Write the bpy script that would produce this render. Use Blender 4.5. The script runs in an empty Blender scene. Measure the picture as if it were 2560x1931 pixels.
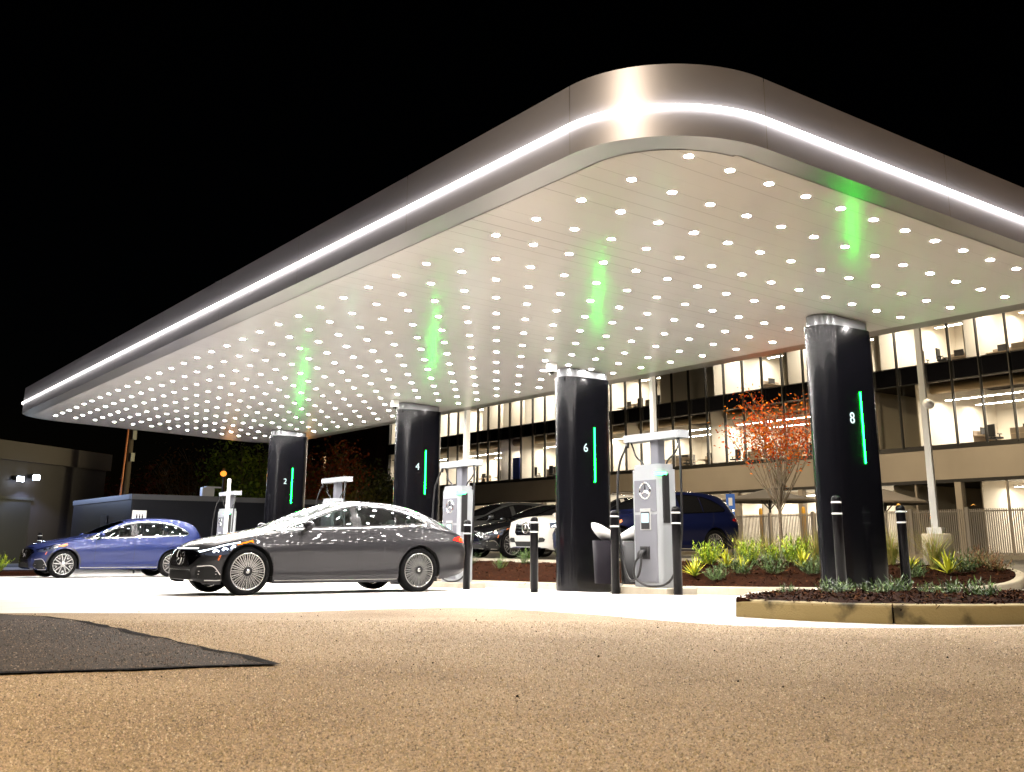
import bpy, bmesh, math, random
import numpy as np
from mathutils import Vector, Matrix, Euler
from mathutils.bvhtree import BVHTree
R = math.radians
random.seed(7)
rng = np.random.default_rng(11)
scene = bpy.context.scene
COL = scene.collection

# ------------------------------------------------------------------ camera
cam_d = bpy.data.cameras.new('camera')
cam_d.sensor_fit = 'HORIZONTAL'; cam_d.sensor_width = 36.0
cam_d.lens = 36.0 * 2637.43 / 2560.0
cam_d.shift_x = 0.0
cam_d.shift_y = -(965.5 - 660.73) / 2560.0
cam_d.dof.use_dof = True; cam_d.dof.focus_distance = 17.5; cam_d.dof.aperture_fstop = 7.0
cam_d.clip_start = 0.05; cam_d.clip_end = 2000
cam = bpy.data.objects.new('camera', cam_d); COL.objects.link(cam)
cam.matrix_world = Matrix(((0.81966, -0.153346, -0.551945, -7.241771),
                           (-0.572811, -0.208141, -0.79282, -7.265168),
                           (0.006693, 0.966003, -0.258443, 0.8), (0, 0, 0, 1)))
scene.camera = cam

# ------------------------------------------------------------------ sky, exposure
world = bpy.data.worlds.new('World'); scene.world = world; world.use_nodes = True
wn = world.node_tree.nodes; bg = wn['Background']
sky = wn.new('ShaderNodeTexSky'); sky.sky_type = 'NISHITA'; sky.sun_disc = False
sky.sun_elevation = R(-5.0); sky.sun_rotation = R(20)
world.node_tree.links.new(sky.outputs[0], bg.inputs[0]); bg.inputs[1].default_value = 0.008
vs = scene.view_settings; vs.view_transform = 'Standard'; vs.look = 'None'; vs.exposure = 0.0; vs.gamma = 1.0
scene.cycles.use_denoising = True
scene.cycles.max_bounces = 8; scene.cycles.diffuse_bounces = 4; scene.cycles.glossy_bounces = 4
scene.cycles.transparent_max_bounces = 12; scene.cycles.sample_clamp_indirect = 6.0
scene.cycles.caustics_reflective = False; scene.cycles.caustics_refractive = False

# ------------------------------------------------------------------ helpers
def link(o, parent=None):
    COL.objects.link(o)
    if parent is not None: o.parent = parent
    return o
def tag(o, label=None, cat=None, group=None, kind=None):
    if label: o['label'] = label
    if cat: o['category'] = cat
    if group: o['group'] = group
    if kind: o['kind'] = kind
    return o
def empty(name, loc=(0, 0, 0), rz=0.0, label=None, cat=None, group=None):
    o = bpy.data.objects.new(name, None); o.empty_display_size = 0.2; link(o)
    o.location = loc; o.rotation_euler = (0, 0, rz)
    return tag(o, label, cat, group)
def kids(o): return [c for c in COL.objects if c.parent == o]
KID = {}
def copy_tree(o, parent=None):
    c = o.copy(); link(c, parent)
    for ch in o.children: copy_tree(ch, c)
    return c

MATS = {}
def mat(name, col=(.5, .5, .5), rough=.5, metal=0.0, emit=None, es=0.0, coat=0.0, coat_rough=.03, noise=0.0, nscale=8.0,
        col2=None, bump=0.0, bscale=40.0, alpha=None, spec=.5, detail=6.0, lo=.35, hi=.65, aniso=0.0, coat_ior=1.5):
    if name in MATS: return MATS[name]
    m = bpy.data.materials.new(name); m.use_nodes = True
    nt = m.node_tree; n = nt.nodes; L = nt.links; b = n['Principled BSDF']
    b.inputs['Base Color'].default_value = (*col, 1); b.inputs['Roughness'].default_value = rough
    b.inputs['Metallic'].default_value = metal; b.inputs['Specular IOR Level'].default_value = spec
    b.inputs['Coat Weight'].default_value = coat; b.inputs['Coat Roughness'].default_value = coat_rough
    if coat: b.inputs['Coat IOR'].default_value = coat_ior
    if aniso: b.inputs['Anisotropic'].default_value = aniso
    if emit: b.inputs['Emission Color'].default_value = (*emit, 1); b.inputs['Emission Strength'].default_value = es
    tc = None
    if col2 is not None or bump:
        tc = n.new('ShaderNodeTexCoord')
    if col2 is not None:
        t = n.new('ShaderNodeTexNoise'); t.inputs['Scale'].default_value = nscale; t.inputs['Detail'].default_value = detail
        L.new(tc.outputs['Object'], t.inputs['Vector'])
        r = n.new('ShaderNodeValToRGB'); r.color_ramp.elements[0].position = lo; r.color_ramp.elements[1].position = hi
        r.color_ramp.elements[0].color = (*col, 1); r.color_ramp.elements[1].color = (*col2, 1)
        L.new(t.outputs['Fac'], r.inputs[0]); L.new(r.outputs[0], b.inputs['Base Color'])
    if bump:
        t2 = n.new('ShaderNodeTexNoise'); t2.inputs['Scale'].default_value = bscale; t2.inputs['Detail'].default_value = 5
        L.new(tc.outputs['Object'], t2.inputs['Vector'])
        bp = n.new('ShaderNodeBump'); bp.inputs['Strength'].default_value = bump; bp.inputs['Distance'].default_value = .02
        L.new(t2.outputs['Fac'], bp.inputs['Height']); L.new(bp.outputs[0], b.inputs['Normal'])
    MATS[name] = m
    return m
def emat(name, col, s):
    if name in MATS: return MATS[name]
    m = bpy.data.materials.new(name); m.use_nodes = True; nt = m.node_tree; nt.nodes.clear()
    e = nt.nodes.new('ShaderNodeEmission'); e.inputs[0].default_value = (*col, 1); e.inputs[1].default_value = s
    o = nt.nodes.new('ShaderNodeOutputMaterial'); nt.links.new(e.outputs[0], o.inputs[0]); MATS[name] = m
    return m
def glassmat(name, tint, refl=.12, rough=.02):
    m = bpy.data.materials.new(name); m.use_nodes = True; nt = m.node_tree; nt.nodes.clear(); N = nt.nodes.new; L = nt.links.new
    t = N('ShaderNodeBsdfTransparent'); t.inputs[0].default_value = (*tint, 1)
    g = N('ShaderNodeBsdfGlossy'); g.inputs['Roughness'].default_value = rough; g.inputs[0].default_value = (.9, .95, 1, 1)
    f = N('ShaderNodeLayerWeight'); f.inputs['Blend'].default_value = .5
    p = N('ShaderNodeMath'); p.operation = 'POWER'; p.inputs[1].default_value = 4.0; L(f.outputs['Facing'], p.inputs[0])
    a = N('ShaderNodeMath'); a.operation = 'ADD'; a.use_clamp = True; a.inputs[1].default_value = refl; L(p.outputs[0], a.inputs[0])
    mx = N('ShaderNodeMixShader'); L(a.outputs[0], mx.inputs[0]); L(t.outputs[0], mx.inputs[1]); L(g.outputs[0], mx.inputs[2])
    o = N('ShaderNodeOutputMaterial'); L(mx.outputs[0], o.inputs[0]); MATS[name] = m
    return m

class MB:
    """collects boxes, bars, tubes and sheets and links them as ONE mesh object"""
    def __init__(s): s.v = []; s.f = []; s.m = []; s.sm = []
    def add(s, vs, fs, mi=0, smooth=False):
        b = len(s.v); s.v += [tuple(v) for v in vs]
        for f in fs: s.f.append([b + i for i in f]); s.m.append(mi); s.sm.append(smooth)
        return s
    def box(s, c, d, rz=0.0, mi=0, taper=1.0):
        x, y, z = d[0] / 2, d[1] / 2, d[2] / 2; ca, sa = math.cos(rz), math.sin(rz); vs = []
        for k in (-1, 1):
            q = taper if k > 0 else 1.0
            for (i, j) in ((-1, -1), (1, -1), (1, 1), (-1, 1)):
                px, py = i * x * q, j * y * q
                vs.append((c[0] + px * ca - py * sa, c[1] + px * sa + py * ca, c[2] + k * z))
        return s.add(vs, [(3, 2, 1, 0), (4, 5, 6, 7), (0, 1, 5, 4), (1, 2, 6, 5), (2, 3, 7, 6), (3, 0, 4, 7)], mi)
    def prism(s, out, z0, z1, mi=0, smooth=False, zf=None):
        n = len(out); zf = zf or (lambda x, y, z: z)
        vs = [(x, y, zf(x, y, z0)) for x, y in out] + [(x, y, zf(x, y, z1)) for x, y in out]
        s.add(vs, [(i, (i + 1) % n, n + (i + 1) % n, n + i) for i in range(n)], mi, smooth)
        s.add(vs, [tuple(range(n))[::-1], tuple(range(n, 2 * n))], mi)
        return s
    def tube(s, pts, r, n=8, mi=0, caps=True):
        P = [Vector(p) for p in pts]; k = len(P); rr = r if hasattr(r, '__len__') else [r] * k
        up = None; vs = []
        for i in range(k):
            t = (P[min(i + 1, k - 1)] - P[max(i - 1, 0)])
            if t.length < 1e-9: t = Vector((0, 0, 1))
            t.normalize()
            if up is None:
                up = t.orthogonal().normalized()
            up = (up - t * up.dot(t))
            if up.length < 1e-6: up = t.orthogonal()
            up.normalize(); w = t.cross(up)
            for j in range(n):
                a = 2 * math.pi * j / n; vs.append(P[i] + (up * math.cos(a) + w * math.sin(a)) * rr[i])
        fs = [(i * n + j, i * n + (j + 1) % n, (i + 1) * n + (j + 1) % n, (i + 1) * n + j) for i in range(k - 1) for j in range(n)]
        s.add(vs, fs, mi, True)
        if caps: s.add(vs, [tuple(range(n))[::-1], tuple(range((k - 1) * n, k * n))], mi)
        return s
    def lathe(s, prof, n=24, c=(0, 0, 0), axis='z', mi=0, smooth=True, a0=0.0, a1=2 * math.pi):
        vs = []; full = abs(a1 - a0 - 2 * math.pi) < 1e-6; m = n if full else n + 1
        for r, h in prof:
            for j in range(m):
                a = a0 + (a1 - a0) * j / n; x, y = r * math.cos(a), r * math.sin(a)
                p = (x, y, h) if axis == 'z' else ((x, h, y) if axis == 'y' else (h, x, y))
                vs.append((c[0] + p[0], c[1] + p[1], c[2] + p[2]))
        fs = []
        for i in range(len(prof) - 1):
            for j in range(n):
                j2 = (j + 1) % m; fs.append((i * m + j, i * m + j2, (i + 1) * m + j2, (i + 1) * m + j))
        return s.add(vs, fs, mi, smooth)
    def build(s, name, mats, parent=None, bevel=0.0, fix=True):
        me = bpy.data.meshes.new(name); me.from_pydata(s.v, [], s.f)
        ms = mats if isinstance(mats, (list, tuple)) else [mats]
        for m in ms: me.materials.append(m)
        me.polygons.foreach_set('material_index', s.m); me.polygons.foreach_set('use_smooth', s.sm)
        if fix:
            bm = bmesh.new(); bm.from_mesh(me); bmesh.ops.recalc_face_normals(bm, faces=bm.faces); bm.to_mesh(me); bm.free()
        me.update()
        o = bpy.data.objects.new(name, me); link(o, parent)
        if bevel:
            b = o.modifiers.new('bevel', 'BEVEL'); b.width = bevel; b.segments = 2; b.limit_method = 'ANGLE'
        return o

def ss(a, b, x):
    t = min(max((x - a) / (b - a), 0), 1); return t * t * (3 - 2 * t)
GY = [-60, -6, -1, 3, 5, 8, 11, 15, 23, 31, 60, 200]
GH = [.60, .61, .64, .665, .70, .77, .81, .86, .94, 1.02, 1.02, 1.02]
def gz(x, y):
    """height of the site: falls gently away from the road, with the parking lot behind on a step up"""
    z = .8 - (float(np.interp(y, GY, GH)) + .09 * ss(4.4, 7.4, x))
    a = ss(8.5, 11, y); b = ss(9.5 - 1.8 * a, 14 - 5 * a, x)
    return z * (1 - b) + .47 * b
def catmull(pts, n=6, closed=False):
    P = [np.array(p, float) for p in pts]; k = len(P); out = []
    for i in range(k if closed else k - 1):
        p0 = P[(i - 1) % k] if closed or i > 0 else 2 * P[0] - P[1]
        p1 = P[i]; p2 = P[(i + 1) % k]
        p3 = P[(i + 2) % k] if closed or i + 2 < k else 2 * P[-1] - P[-2]
        for j in range(n):
            t = j / n
            out.append(.5 * (2 * p1 + (p2 - p0) * t + (2 * p0 - 5 * p1 + 4 * p2 - p3) * t * t + (3 * p1 - p0 - 3 * p2 + p3) * t ** 3))
    if not closed: out.append(P[-1])
    return [tuple(float(c) for c in p) for p in out]
def slice_poly(outline, step, extra=()):
    """flat outline cut into a grid; returns a bmesh with z = 0"""
    bm = bmesh.new(); bm.faces.new([bm.verts.new((x, y, 0)) for x, y in outline])
    xs = [p[0] for p in outline]; ys = [p[1] for p in outline]
    sx, sy = step if hasattr(step, '__len__') else (step, step)
    for lo, hi, st, no in ((min(xs), max(xs), sx, (1, 0, 0)), (min(ys), max(ys), sy, (0, 1, 0))):
        q = math.ceil(lo / st) * st
        while q < hi:
            if q > lo + 1e-4:
                bmesh.ops.bisect_plane(bm, geom=bm.verts[:] + bm.edges[:] + bm.faces[:], plane_co=(q * no[0], q * no[1], 0), plane_no=no, dist=1e-6)
            q += st
    return bm
def sheet(name, outline, step, off, m, zf=gz, parent=None):
    bm = slice_poly(outline, step)
    for v in bm.verts: v.co.z = zf(v.co.x, v.co.y) + off
    bmesh.ops.recalc_face_normals(bm, faces=bm.faces)
    if sum(f.normal.z for f in bm.faces) < 0: bmesh.ops.reverse_faces(bm, faces=bm.faces)
    me = bpy.data.meshes.new(name); bm.to_mesh(me); bm.free(); me.materials.append(m)
    for p in me.polygons: p.use_smooth = True
    return link(bpy.data.objects.new(name, me), parent)
def stadium(cx, cy, a, r, n=14):
    o = []
    for k in range(n + 1):
        t = -math.pi / 2 + math.pi * k / n; o.append((cx + a + r * math.cos(t), cy + r * math.sin(t)))
    for k in range(n + 1):
        t = math.pi / 2 + math.pi * k / n; o.append((cx - a + r * math.cos(t), cy + r * math.sin(t)))
    return o
def rrect(x0, x1, y0, y1, r, n=24):
    o = []
    for cx, cy, a in ((x1 - r, y0 + r, -90), (x1 - r, y1 - r, 0), (x0 + r, y1 - r, 90), (x0 + r, y0 + r, 180)):
        for k in range(n + 1):
            t = R(a + 90 * k / n); o.append((cx + r * math.cos(t), cy + r * math.sin(t)))
    return o
def text(name, body, size, m, parent=None, loc=(0, 0, 0), rot=(0, 0, 0), ext=.004, align='CENTER'):
    c = bpy.data.curves.new(name, 'FONT'); c.body = body; c.size = size; c.extrude = ext; c.align_x = align; c.align_y = 'CENTER'
    c.materials.append(m); o = bpy.data.objects.new(name, c); link(o, parent); o.location = loc; o.rotation_euler = rot
    return o

# ------------------------------------------------------------------ materials
def asphalt_mat(name, c0, c1, stain, sc=95.0, bump=.55):
    m = bpy.data.materials.new(name); m.use_nodes = True; nt = m.node_tree; N = nt.nodes.new; L = nt.links.new; b = nt.nodes['Principled BSDF']
    tc = N('ShaderNodeTexCoord'); v = N('ShaderNodeTexVoronoi'); v.inputs['Scale'].default_value = sc; L(tc.outputs['Object'], v.inputs['Vector'])
    n1 = N('ShaderNodeTexNoise'); n1.inputs['Scale'].default_value = sc * .45; n1.inputs['Detail'].default_value = 8; n1.inputs['Roughness'].default_value = .7; L(tc.outputs['Object'], n1.inputs['Vector'])
    sep = N('ShaderNodeSeparateColor'); L(v.outputs['Color'], sep.inputs[0])
    mx = N('ShaderNodeMath'); mx.operation = 'MULTIPLY_ADD'; mx.inputs[1].default_value = .55; L(sep.outputs[0], mx.inputs[0])
    mm = N('ShaderNodeMath'); mm.operation = 'MULTIPLY'; mm.inputs[1].default_value = .5; L(n1.outputs['Fac'], mm.inputs[0]); L(mm.outputs[0], mx.inputs[2])
    r = N('ShaderNodeValToRGB'); e = r.color_ramp.elements; e[0].position = .18; e[0].color = (*c0, 1); e[1].position = .82; e[1].color = (*c1, 1); L(mx.outputs[0], r.inputs[0])
    n2 = N('ShaderNodeTexNoise'); n2.inputs['Scale'].default_value = .55; n2.inputs['Detail'].default_value = 7; n2.inputs['Roughness'].default_value = .62; L(tc.outputs['Object'], n2.inputs['Vector'])
    r2 = N('ShaderNodeValToRGB'); r2.color_ramp.elements[0].position = .34; r2.color_ramp.elements[0].color = (*stain, 1); r2.color_ramp.elements[1].position = .56; r2.color_ramp.elements[1].color = (1, 1, 1, 1); L(n2.outputs['Fac'], r2.inputs[0])
    mc = N('ShaderNodeMix'); mc.data_type = 'RGBA'; mc.blend_type = 'MULTIPLY'; mc.inputs[0].default_value = 1.0; L(r.outputs[0], mc.inputs[6]); L(r2.outputs[0], mc.inputs[7]); L(mc.outputs[2], b.inputs['Base Color'])
    bp = N('ShaderNodeBump'); bp.inputs['Strength'].default_value = bump; bp.inputs['Distance'].default_value = .012; L(mx.outputs[0], bp.inputs['Height']); L(bp.outputs[0], b.inputs['Normal'])
    b.inputs['Roughness'].default_value = .85; b.inputs['Specular IOR Level'].default_value = .15; MATS[name] = m
    return m
M_road = asphalt_mat('road asphalt', (.09, .068, .045), (.60, .46, .31), (.62, .58, .52), 130.0, .4)
M_patch = asphalt_mat('patch asphalt', (.022, .018, .016), (.11, .095, .085), (.6, .6, .6), 170.0)
M_ground = asphalt_mat('lot asphalt', (.10, .09, .08), (.24, .22, .19), (.7, .7, .7), 60.0)
def concrete_mat(name, c0, c1, joints=None):
    m = bpy.data.materials.new(name); m.use_nodes = True; nt = m.node_tree; N = nt.nodes.new; L = nt.links.new; b = nt.nodes['Principled BSDF']
    tc = N('ShaderNodeTexCoord'); n1 = N('ShaderNodeTexNoise'); n1.inputs['Scale'].default_value = 1.1; n1.inputs['Detail'].default_value = 9; n1.inputs['Roughness'].default_value = .65; L(tc.outputs['Object'], n1.inputs['Vector'])
    r = N('ShaderNodeValToRGB'); r.color_ramp.elements[0].position = .3; r.color_ramp.elements[0].color = (*c0, 1); r.color_ramp.elements[1].position = .68; r.color_ramp.elements[1].color = (*c1, 1); L(n1.outputs['Fac'], r.inputs[0])
    out = r.outputs[0]
    if joints:
        br = N('ShaderNodeTexBrick'); br.offset = 0; br.inputs['Scale'].default_value = 1; br.inputs['Mortar Size'].default_value = .008; br.inputs['Brick Width'].default_value = joints[0]; br.inputs['Row Height'].default_value = joints[1]
        br.inputs['Color1'].default_value = (1, 1, 1, 1); br.inputs['Color2'].default_value = (.95, .95, .95, 1); br.inputs['Mortar'].default_value = (.3, .28, .25, 1); L(tc.outputs['Object'], br.inputs['Vector'])
        mc = N('ShaderNodeMix'); mc.data_type = 'RGBA'; mc.blend_type = 'MULTIPLY'; mc.inputs[0].default_value = 1; L(out, mc.inputs[6]); L(br.outputs[0], mc.inputs[7]); out = mc.outputs[2]
    L(out, b.inputs['Base Color']); b.inputs['Roughness'].default_value = .7
    n2 = N('ShaderNodeTexNoise'); n2.inputs['Scale'].default_value = 70; n2.inputs['Detail'].default_value = 4; L(tc.outputs['Object'], n2.inputs['Vector'])
    bp = N('ShaderNodeBump'); bp.inputs['Strength'].default_value = .2; bp.inputs['Distance'].default_value = .01; L(n2.outputs['Fac'], bp.inputs['Height']); L(bp.outputs[0], b.inputs['Normal'])
    MATS[name] = m
    return m
M_slab = concrete_mat('forecourt concrete', (.60, .575, .54), (.76, .73, .69), (5.2, 4.4))
M_curb = concrete_mat('curb concrete', (.30, .26, .19), (.48, .43, .34))
M_mulch = mat('mulch', (.004, .0016, .001), .95, col2=(.030, .009, .003), nscale=30, bump=.9, bscale=45, spec=.05)
M_black = mat('matte black', (.006, .006, .007), .5)
M_rubber = mat('rubber', (.015, .015, .016), .75)
M_white = mat('white paint', (.78, .78, .77), .35)
M_metal = mat('satin metal', (.62, .60, .58), .34, .85)
M_chrome = mat('chrome', (.85, .85, .86), .12, 1.0)
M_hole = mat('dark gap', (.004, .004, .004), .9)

# ------------------------------------------------------------------ setting: ground, road, slab
xl = sorted(set([-400, -200, -100, -60, -40, -30, -24, -20, -16, -13] + [round(-10 + .5 * i, 2) for i in range(57)] + [20, 22, 25, 28, 32, 36, 40, 44, 50, 60, 80, 120, 200, 400]))
yl = sorted(set([-400, -200, -100, -60, -40, -25, -18, -14] + [round(-10 + .5 * i, 2) for i in range(91)] + [37, 40, 44, 50, 60, 80, 110, 150, 200, 400]))
g = MB(); nx, ny = len(xl), len(yl)
g.add([(x, y, gz(x, y) - .006) for y in yl for x in xl], [(j * nx + i, j * nx + i + 1, (j + 1) * nx + i + 1, (j + 1) * nx + i) for j in range(ny - 1) for i in range(nx - 1)], 0, True)
tag(g.build('ground', M_ground), 'weathered dark asphalt ground running out to the horizon all round', 'ground', kind='structure')
edge = catmull([(-30, 24.5), (-14, 12.6), (-9, 8.5), (-5, 5.2), (-3.86, 4.23), (-2.74, 3.5), (-1.54, 3.5), (-.5, 3.2), (-.2, 1.65), (-.25, .52), (-.18, -.59), (.59, -1.41), (1.92, -1.95), (6, -2.9), (14, -3.6)], 5)
tag(sheet('forecourt_slab', edge + [(14, 3), (12.4, 3.9), (9.6, 4.0), (8.6, 12), (8.4, 44), (-30, 44)], .5, .0, M_slab), 'pale concrete forecourt under the canopy, almost white under its lights', 'pavement', kind='structure')
tag(sheet('road', [(-30, -14), (30, -14), (30, -3.6)] + edge[::-1], .6, .0, M_road), 'coarse tan grey asphalt road filling the foreground', 'road', kind='structure')
random.seed(3)
pe = [(-9, 8.6), (-5.1, 4.6), (-4.86, 3.8), (-4.78, 2.43), (-4.78, 0), (-4.79, -1.5), (-5.5, -1.38), (-6.1, -1.17), (-9, 0.4), (-14, 4)]
pj = []
for i in range(len(pe)):
    a, b = pe[i], pe[(i + 1) % len(pe)]; n = max(1, int(math.dist(a, b) / .25))
    for k in range(n): pj.append((a[0] + (b[0] - a[0]) * k / n + random.uniform(-.02, .02), a[1] + (b[1] - a[1]) * k / n + random.uniform(-.02, .02)))
tag(sheet('asphalt_patch', pj, .5, .008, M_patch), 'darker wedge of newer asphalt on the tan road, left side', 'asphalt patch', kind='structure')

# tar seal along the patch and loose grit on the road
M_tar = mat('tar seal', (.006, .004, .003), .95, spec=.05)
b = MB(); P = pj + pj[:1]; vs0 = []
for i in range(len(P)):
    a, c = P[max(i - 1, 0)], P[min(i + 1, len(P) - 1)]; t = math.atan2(c[1] - a[1], c[0] - a[0]); w0, w1 = random.uniform(.005, .05), random.uniform(.005, .06)
    for q in (-w0, w1): x, y = P[i][0] - q * math.sin(t), P[i][1] + q * math.cos(t); vs0.append((x, y, gz(x, y) + .0115))
b.add(vs0, [(2 * i, 2 * i + 2, 2 * i + 3, 2 * i + 1) for i in range(len(P) - 1)])
tag(b.build('tar_seal', M_tar), 'ragged black tar line round the darker asphalt patch', 'tar seal', kind='structure')
b = MB()
for k in range(420):
    x, y = random.uniform(-8, 5), random.uniform(-6, 6); r = random.choice([.002, .002, .003, .003, .004, .006]) * random.uniform(.7, 1.3); z = gz(x, y) + .004; n = 5
    tp = [(x + r * .6 * math.cos(6.283 * j / n), y + r * .6 * math.sin(6.283 * j / n), z + r * random.uniform(.7, 1.1)) for j in range(n)]; bt = [(x + r * math.cos(6.283 * j / n), y + r * math.sin(6.283 * j / n), z - .002) for j in range(n)]
    b.add(bt + tp, [(j, (j + 1) % n, n + (j + 1) % n, n + j) for j in range(n)] + [tuple(range(n, 2 * n))], random.choice([0, 0, 1]))
tag(b.build('grit', [mat('dark grit', (.02, .018, .015), .9), mat('pale grit', (.4, .36, .3), .9)]), 'loose grit scattered over the road and the forecourt edge', 'grit', kind='stuff')
# the stones standing out of the worn road surface nearest the viewer
def aggregate(name, label, n, mats, wts, inside_patch):
    g_ = np.random.default_rng(5 if inside_patch else 4); dpt = 2.6 * (10.0 / 2.6) ** g_.random(n * 2); lat = (g_.random(n * 2) * 1.08 - .54) * dpt
    fx, fy = .552 / .966, .793 / .966; X = -7.24 + fx * dpt + fy * lat; Y = -7.265 + fy * dpt - fx * lat; px = np.array(pe); ins = np.zeros(len(X), bool)
    for i in range(len(px)):
        x1, y1 = px[i]; x2, y2 = px[i - 1]; c = ((y1 > Y) != (y2 > Y)) & (X < (x2 - x1) * (Y - y1) / (y2 - y1 + 1e-12) + x1); ins ^= c
    road = np.zeros(len(X), bool); ep = np.array(edge + [(14, -14), (-30, -14)])
    for i in range(len(ep)):
        x1, y1 = ep[i]; x2, y2 = ep[i - 1]; c = ((y1 > Y) != (y2 > Y)) & (X < (x2 - x1) * (Y - y1) / (y2 - y1 + 1e-12) + x1); road ^= c
    k = np.nonzero(road & (ins == inside_patch))[0][:n]; X, Y, dpt = X[k], Y[k], dpt[k]; m = len(k)
    Z = np.interp(Y, GY, GH); Z = .8 - Z + (.009 if inside_patch else 0); r = (.0019 + .0030 * g_.random(m) ** 1.6) * (.70 + .09 * dpt); a0 = g_.random(m) * 6.28; hh = r * (.55 + .6 * g_.random(m))
    V = np.empty((m, 5, 3))
    for q in range(4):
        a = a0 + q * 1.5708; rr = r * (.75 + .5 * g_.random(m)); V[:, q, 0] = X + rr * np.cos(a); V[:, q, 1] = Y + rr * np.sin(a); V[:, q, 2] = Z - .001
    V[:, 4, 0] = X + r * .3 * g_.normal(size=m); V[:, 4, 1] = Y + r * .3 * g_.normal(size=m); V[:, 4, 2] = Z + hh
    F = np.array([(0, 1, 4), (1, 2, 4), (2, 3, 4), (3, 0, 4)]); T = (np.arange(m)[:, None, None] * 5 + F[None]).reshape(-1)
    me = bpy.data.meshes.new(name); me.vertices.add(m * 5); me.vertices.foreach_set('co', V.reshape(-1)); nf = m * 4; me.loops.add(nf * 3); me.loops.foreach_set('vertex_index', T.astype(np.int32)); me.polygons.add(nf); me.polygons.foreach_set('loop_start', np.arange(nf, dtype=np.int32) * 3)
    for q in mats: me.materials.append(q)
    me.polygons.foreach_set('material_index', np.repeat(g_.choice(len(mats), m, p=wts), 4).astype(np.int32)); me.update(calc_edges=True); me.validate()
    tag(link(bpy.data.objects.new(name, me)), label, 'aggregate', kind='stuff')
ST = [mat('stone ' + k_, c_, .8) for k_, c_ in (('tan', (.55, .42, .27)), ('pink', (.60, .44, .33)), ('olive', (.30, .24, .11)), ('dark', (.10, .075, .05)), ('pale', (.80, .70, .54)))]
aggregate('aggregate', 'fine tan and brown stones standing out of the worn road surface', 210000, ST, [.36, .2, .2, .16, .08], False)
SD = [mat('patch stone ' + k_, c_, .8) for k_, c_ in (('grey', (.14, .105, .085)), ('brown', (.22, .16, .12)), ('black', (.012, .009, .007)), ('pale', (.38, .30, .24)))]
aggregate('patch_aggregate', 'dark stones standing out of the newer asphalt patch', 42000, SD, [.4, .2, .33, .07], True)

# ------------------------------------------------------------------ canopy
def zc(x, y=0, z=0): return 4.659 - .0432 * x + z
M_ceil = mat('ceiling metal', (.95, .93, .925), .34, 0.0, coat=.7, coat_rough=.17)
M_fascia = mat('brushed fascia', (.60, .60, .69), .42, .55, aniso=.4)
M_soffit = mat('soffit trim', (.36, .35, .34), .28, .8)
M_led = emat('led strip', (1, .92, .83), 12.0)
canopy = empty('canopy', (0, 0, 0), 0, 'huge white charging canopy with rounded silver fascia and glowing light line', 'canopy')
OX0, OX1, OY0, OY1, OR = -.93, 8.0, -.63, 29.6, 1.4
outer = rrect(OX0, OX1, OY0, OY1, OR); inner = rrect(OX0 + .35, OX1 - .36, OY0 + .35, OY1 - .35, 1.05)
deep = rrect(OX0 + .02, OX1 - .02, OY0 + .02, OY1 - .02, OR - .02)
b = MB(); b.prism(deep, .02, .74, zf=lambda x, y, z: zc(x, y, z)); b.build('roof_deck', mat('deck grey', (.42, .40, .38), .8), canopy)
# fascia: separate metal panels with narrow joints
def ring_walk(r):
    segs = []; n = len(r)
    d = [0]
    for i in range(n): d.append(d[-1] + math.dist(r[i], r[(i + 1) % n]))
    return d
d = ring_walk(outer); N = len(outer); per = d[-1]
def at_d(q, ring=outer):
    q %= per
    i = max(k for k in range(N) if d[k] <= q + 1e-9); a, c = ring[i], ring[(i + 1) % N]; L = d[i + 1] - d[i]
    t = 0 if L < 1e-9 else (q - d[i]) / L
    return (a[0] + (c[0] - a[0]) * t, a[1] + (c[1] - a[1]) * t)
corner = [0, 25, 50, 75]
marks = []
for c in corner:
    marks.append(d[c]); marks.append(d[c + 24])
    L = d[(c + 25)] - d[c + 24]; k = max(1, round(L / 3.3)); marks += [d[c + 24] + L * j / k for j in range(1, k)]
marks = sorted(set(round(q, 4) for q in marks))
fb = MB(); sb = MB()
for i, q0 in enumerate(marks):
    q1 = marks[(i + 1) % len(marks)] + (per if i == len(marks) - 1 else 0)
    qs = [q0 + .004] + [x for x in d if q0 + .01 < x < q1 - .01] + [q1 - .004]
    for zlo, zhi in ((0.0, .294), (.326, .765)):
        P = [at_d(q) for q in qs]
        fb.add([(x, y, zc(x, y, z)) for z in (zlo, zhi) for x, y in P], [(j, j + 1, len(P) + j + 1, len(P) + j) for j in range(len(P) - 1)], 0, True)
    P = [at_d(q) for q in qs]; Q = []
    for x, y in P:  # inner soffit edge point straight in from the outer edge
        cx = min(max(x, OX0 + OR), OX1 - OR); cy = min(max(y, OY0 + OR), OY1 - OR)
        dx, dy = x - cx, y - cy; l = math.hypot(dx, dy); f = (l - .35) / l
        Q.append((cx + dx * f, cy + dy * f))
    sb.add([(x, y, zc(x, y, 0)) for x, y in P] + [(x, y, zc(x, y, 0)) for x, y in Q], [(j, j + 1, len(P) + j + 1, len(P) + j) for j in range(len(P) - 1)], 0, True)
fb.build('fascia', M_fascia, canopy, fix=False)
sb.build('soffit_trim', M_soffit, canopy)
lb = MB(); ns = 7
vs_, n_ = [], len(outer)
for x, y in outer:
    cx = min(max(x, OX0 + OR), OX1 - OR); cy = min(max(y, OY0 + OR), OY1 - OR); l = math.hypot(x - cx, y - cy); ux, uy = (x - cx) / l, (y - cy) / l
    for k in range(ns):
        a = -math.pi / 2 + math.pi * k / (ns - 1)
        vs_.append((x + ux * (-.012 + .065 * math.cos(a)), y + uy * (-.012 + .065 * math.cos(a)), zc(x, y, .31) + .016 * math.sin(a)))
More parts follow.
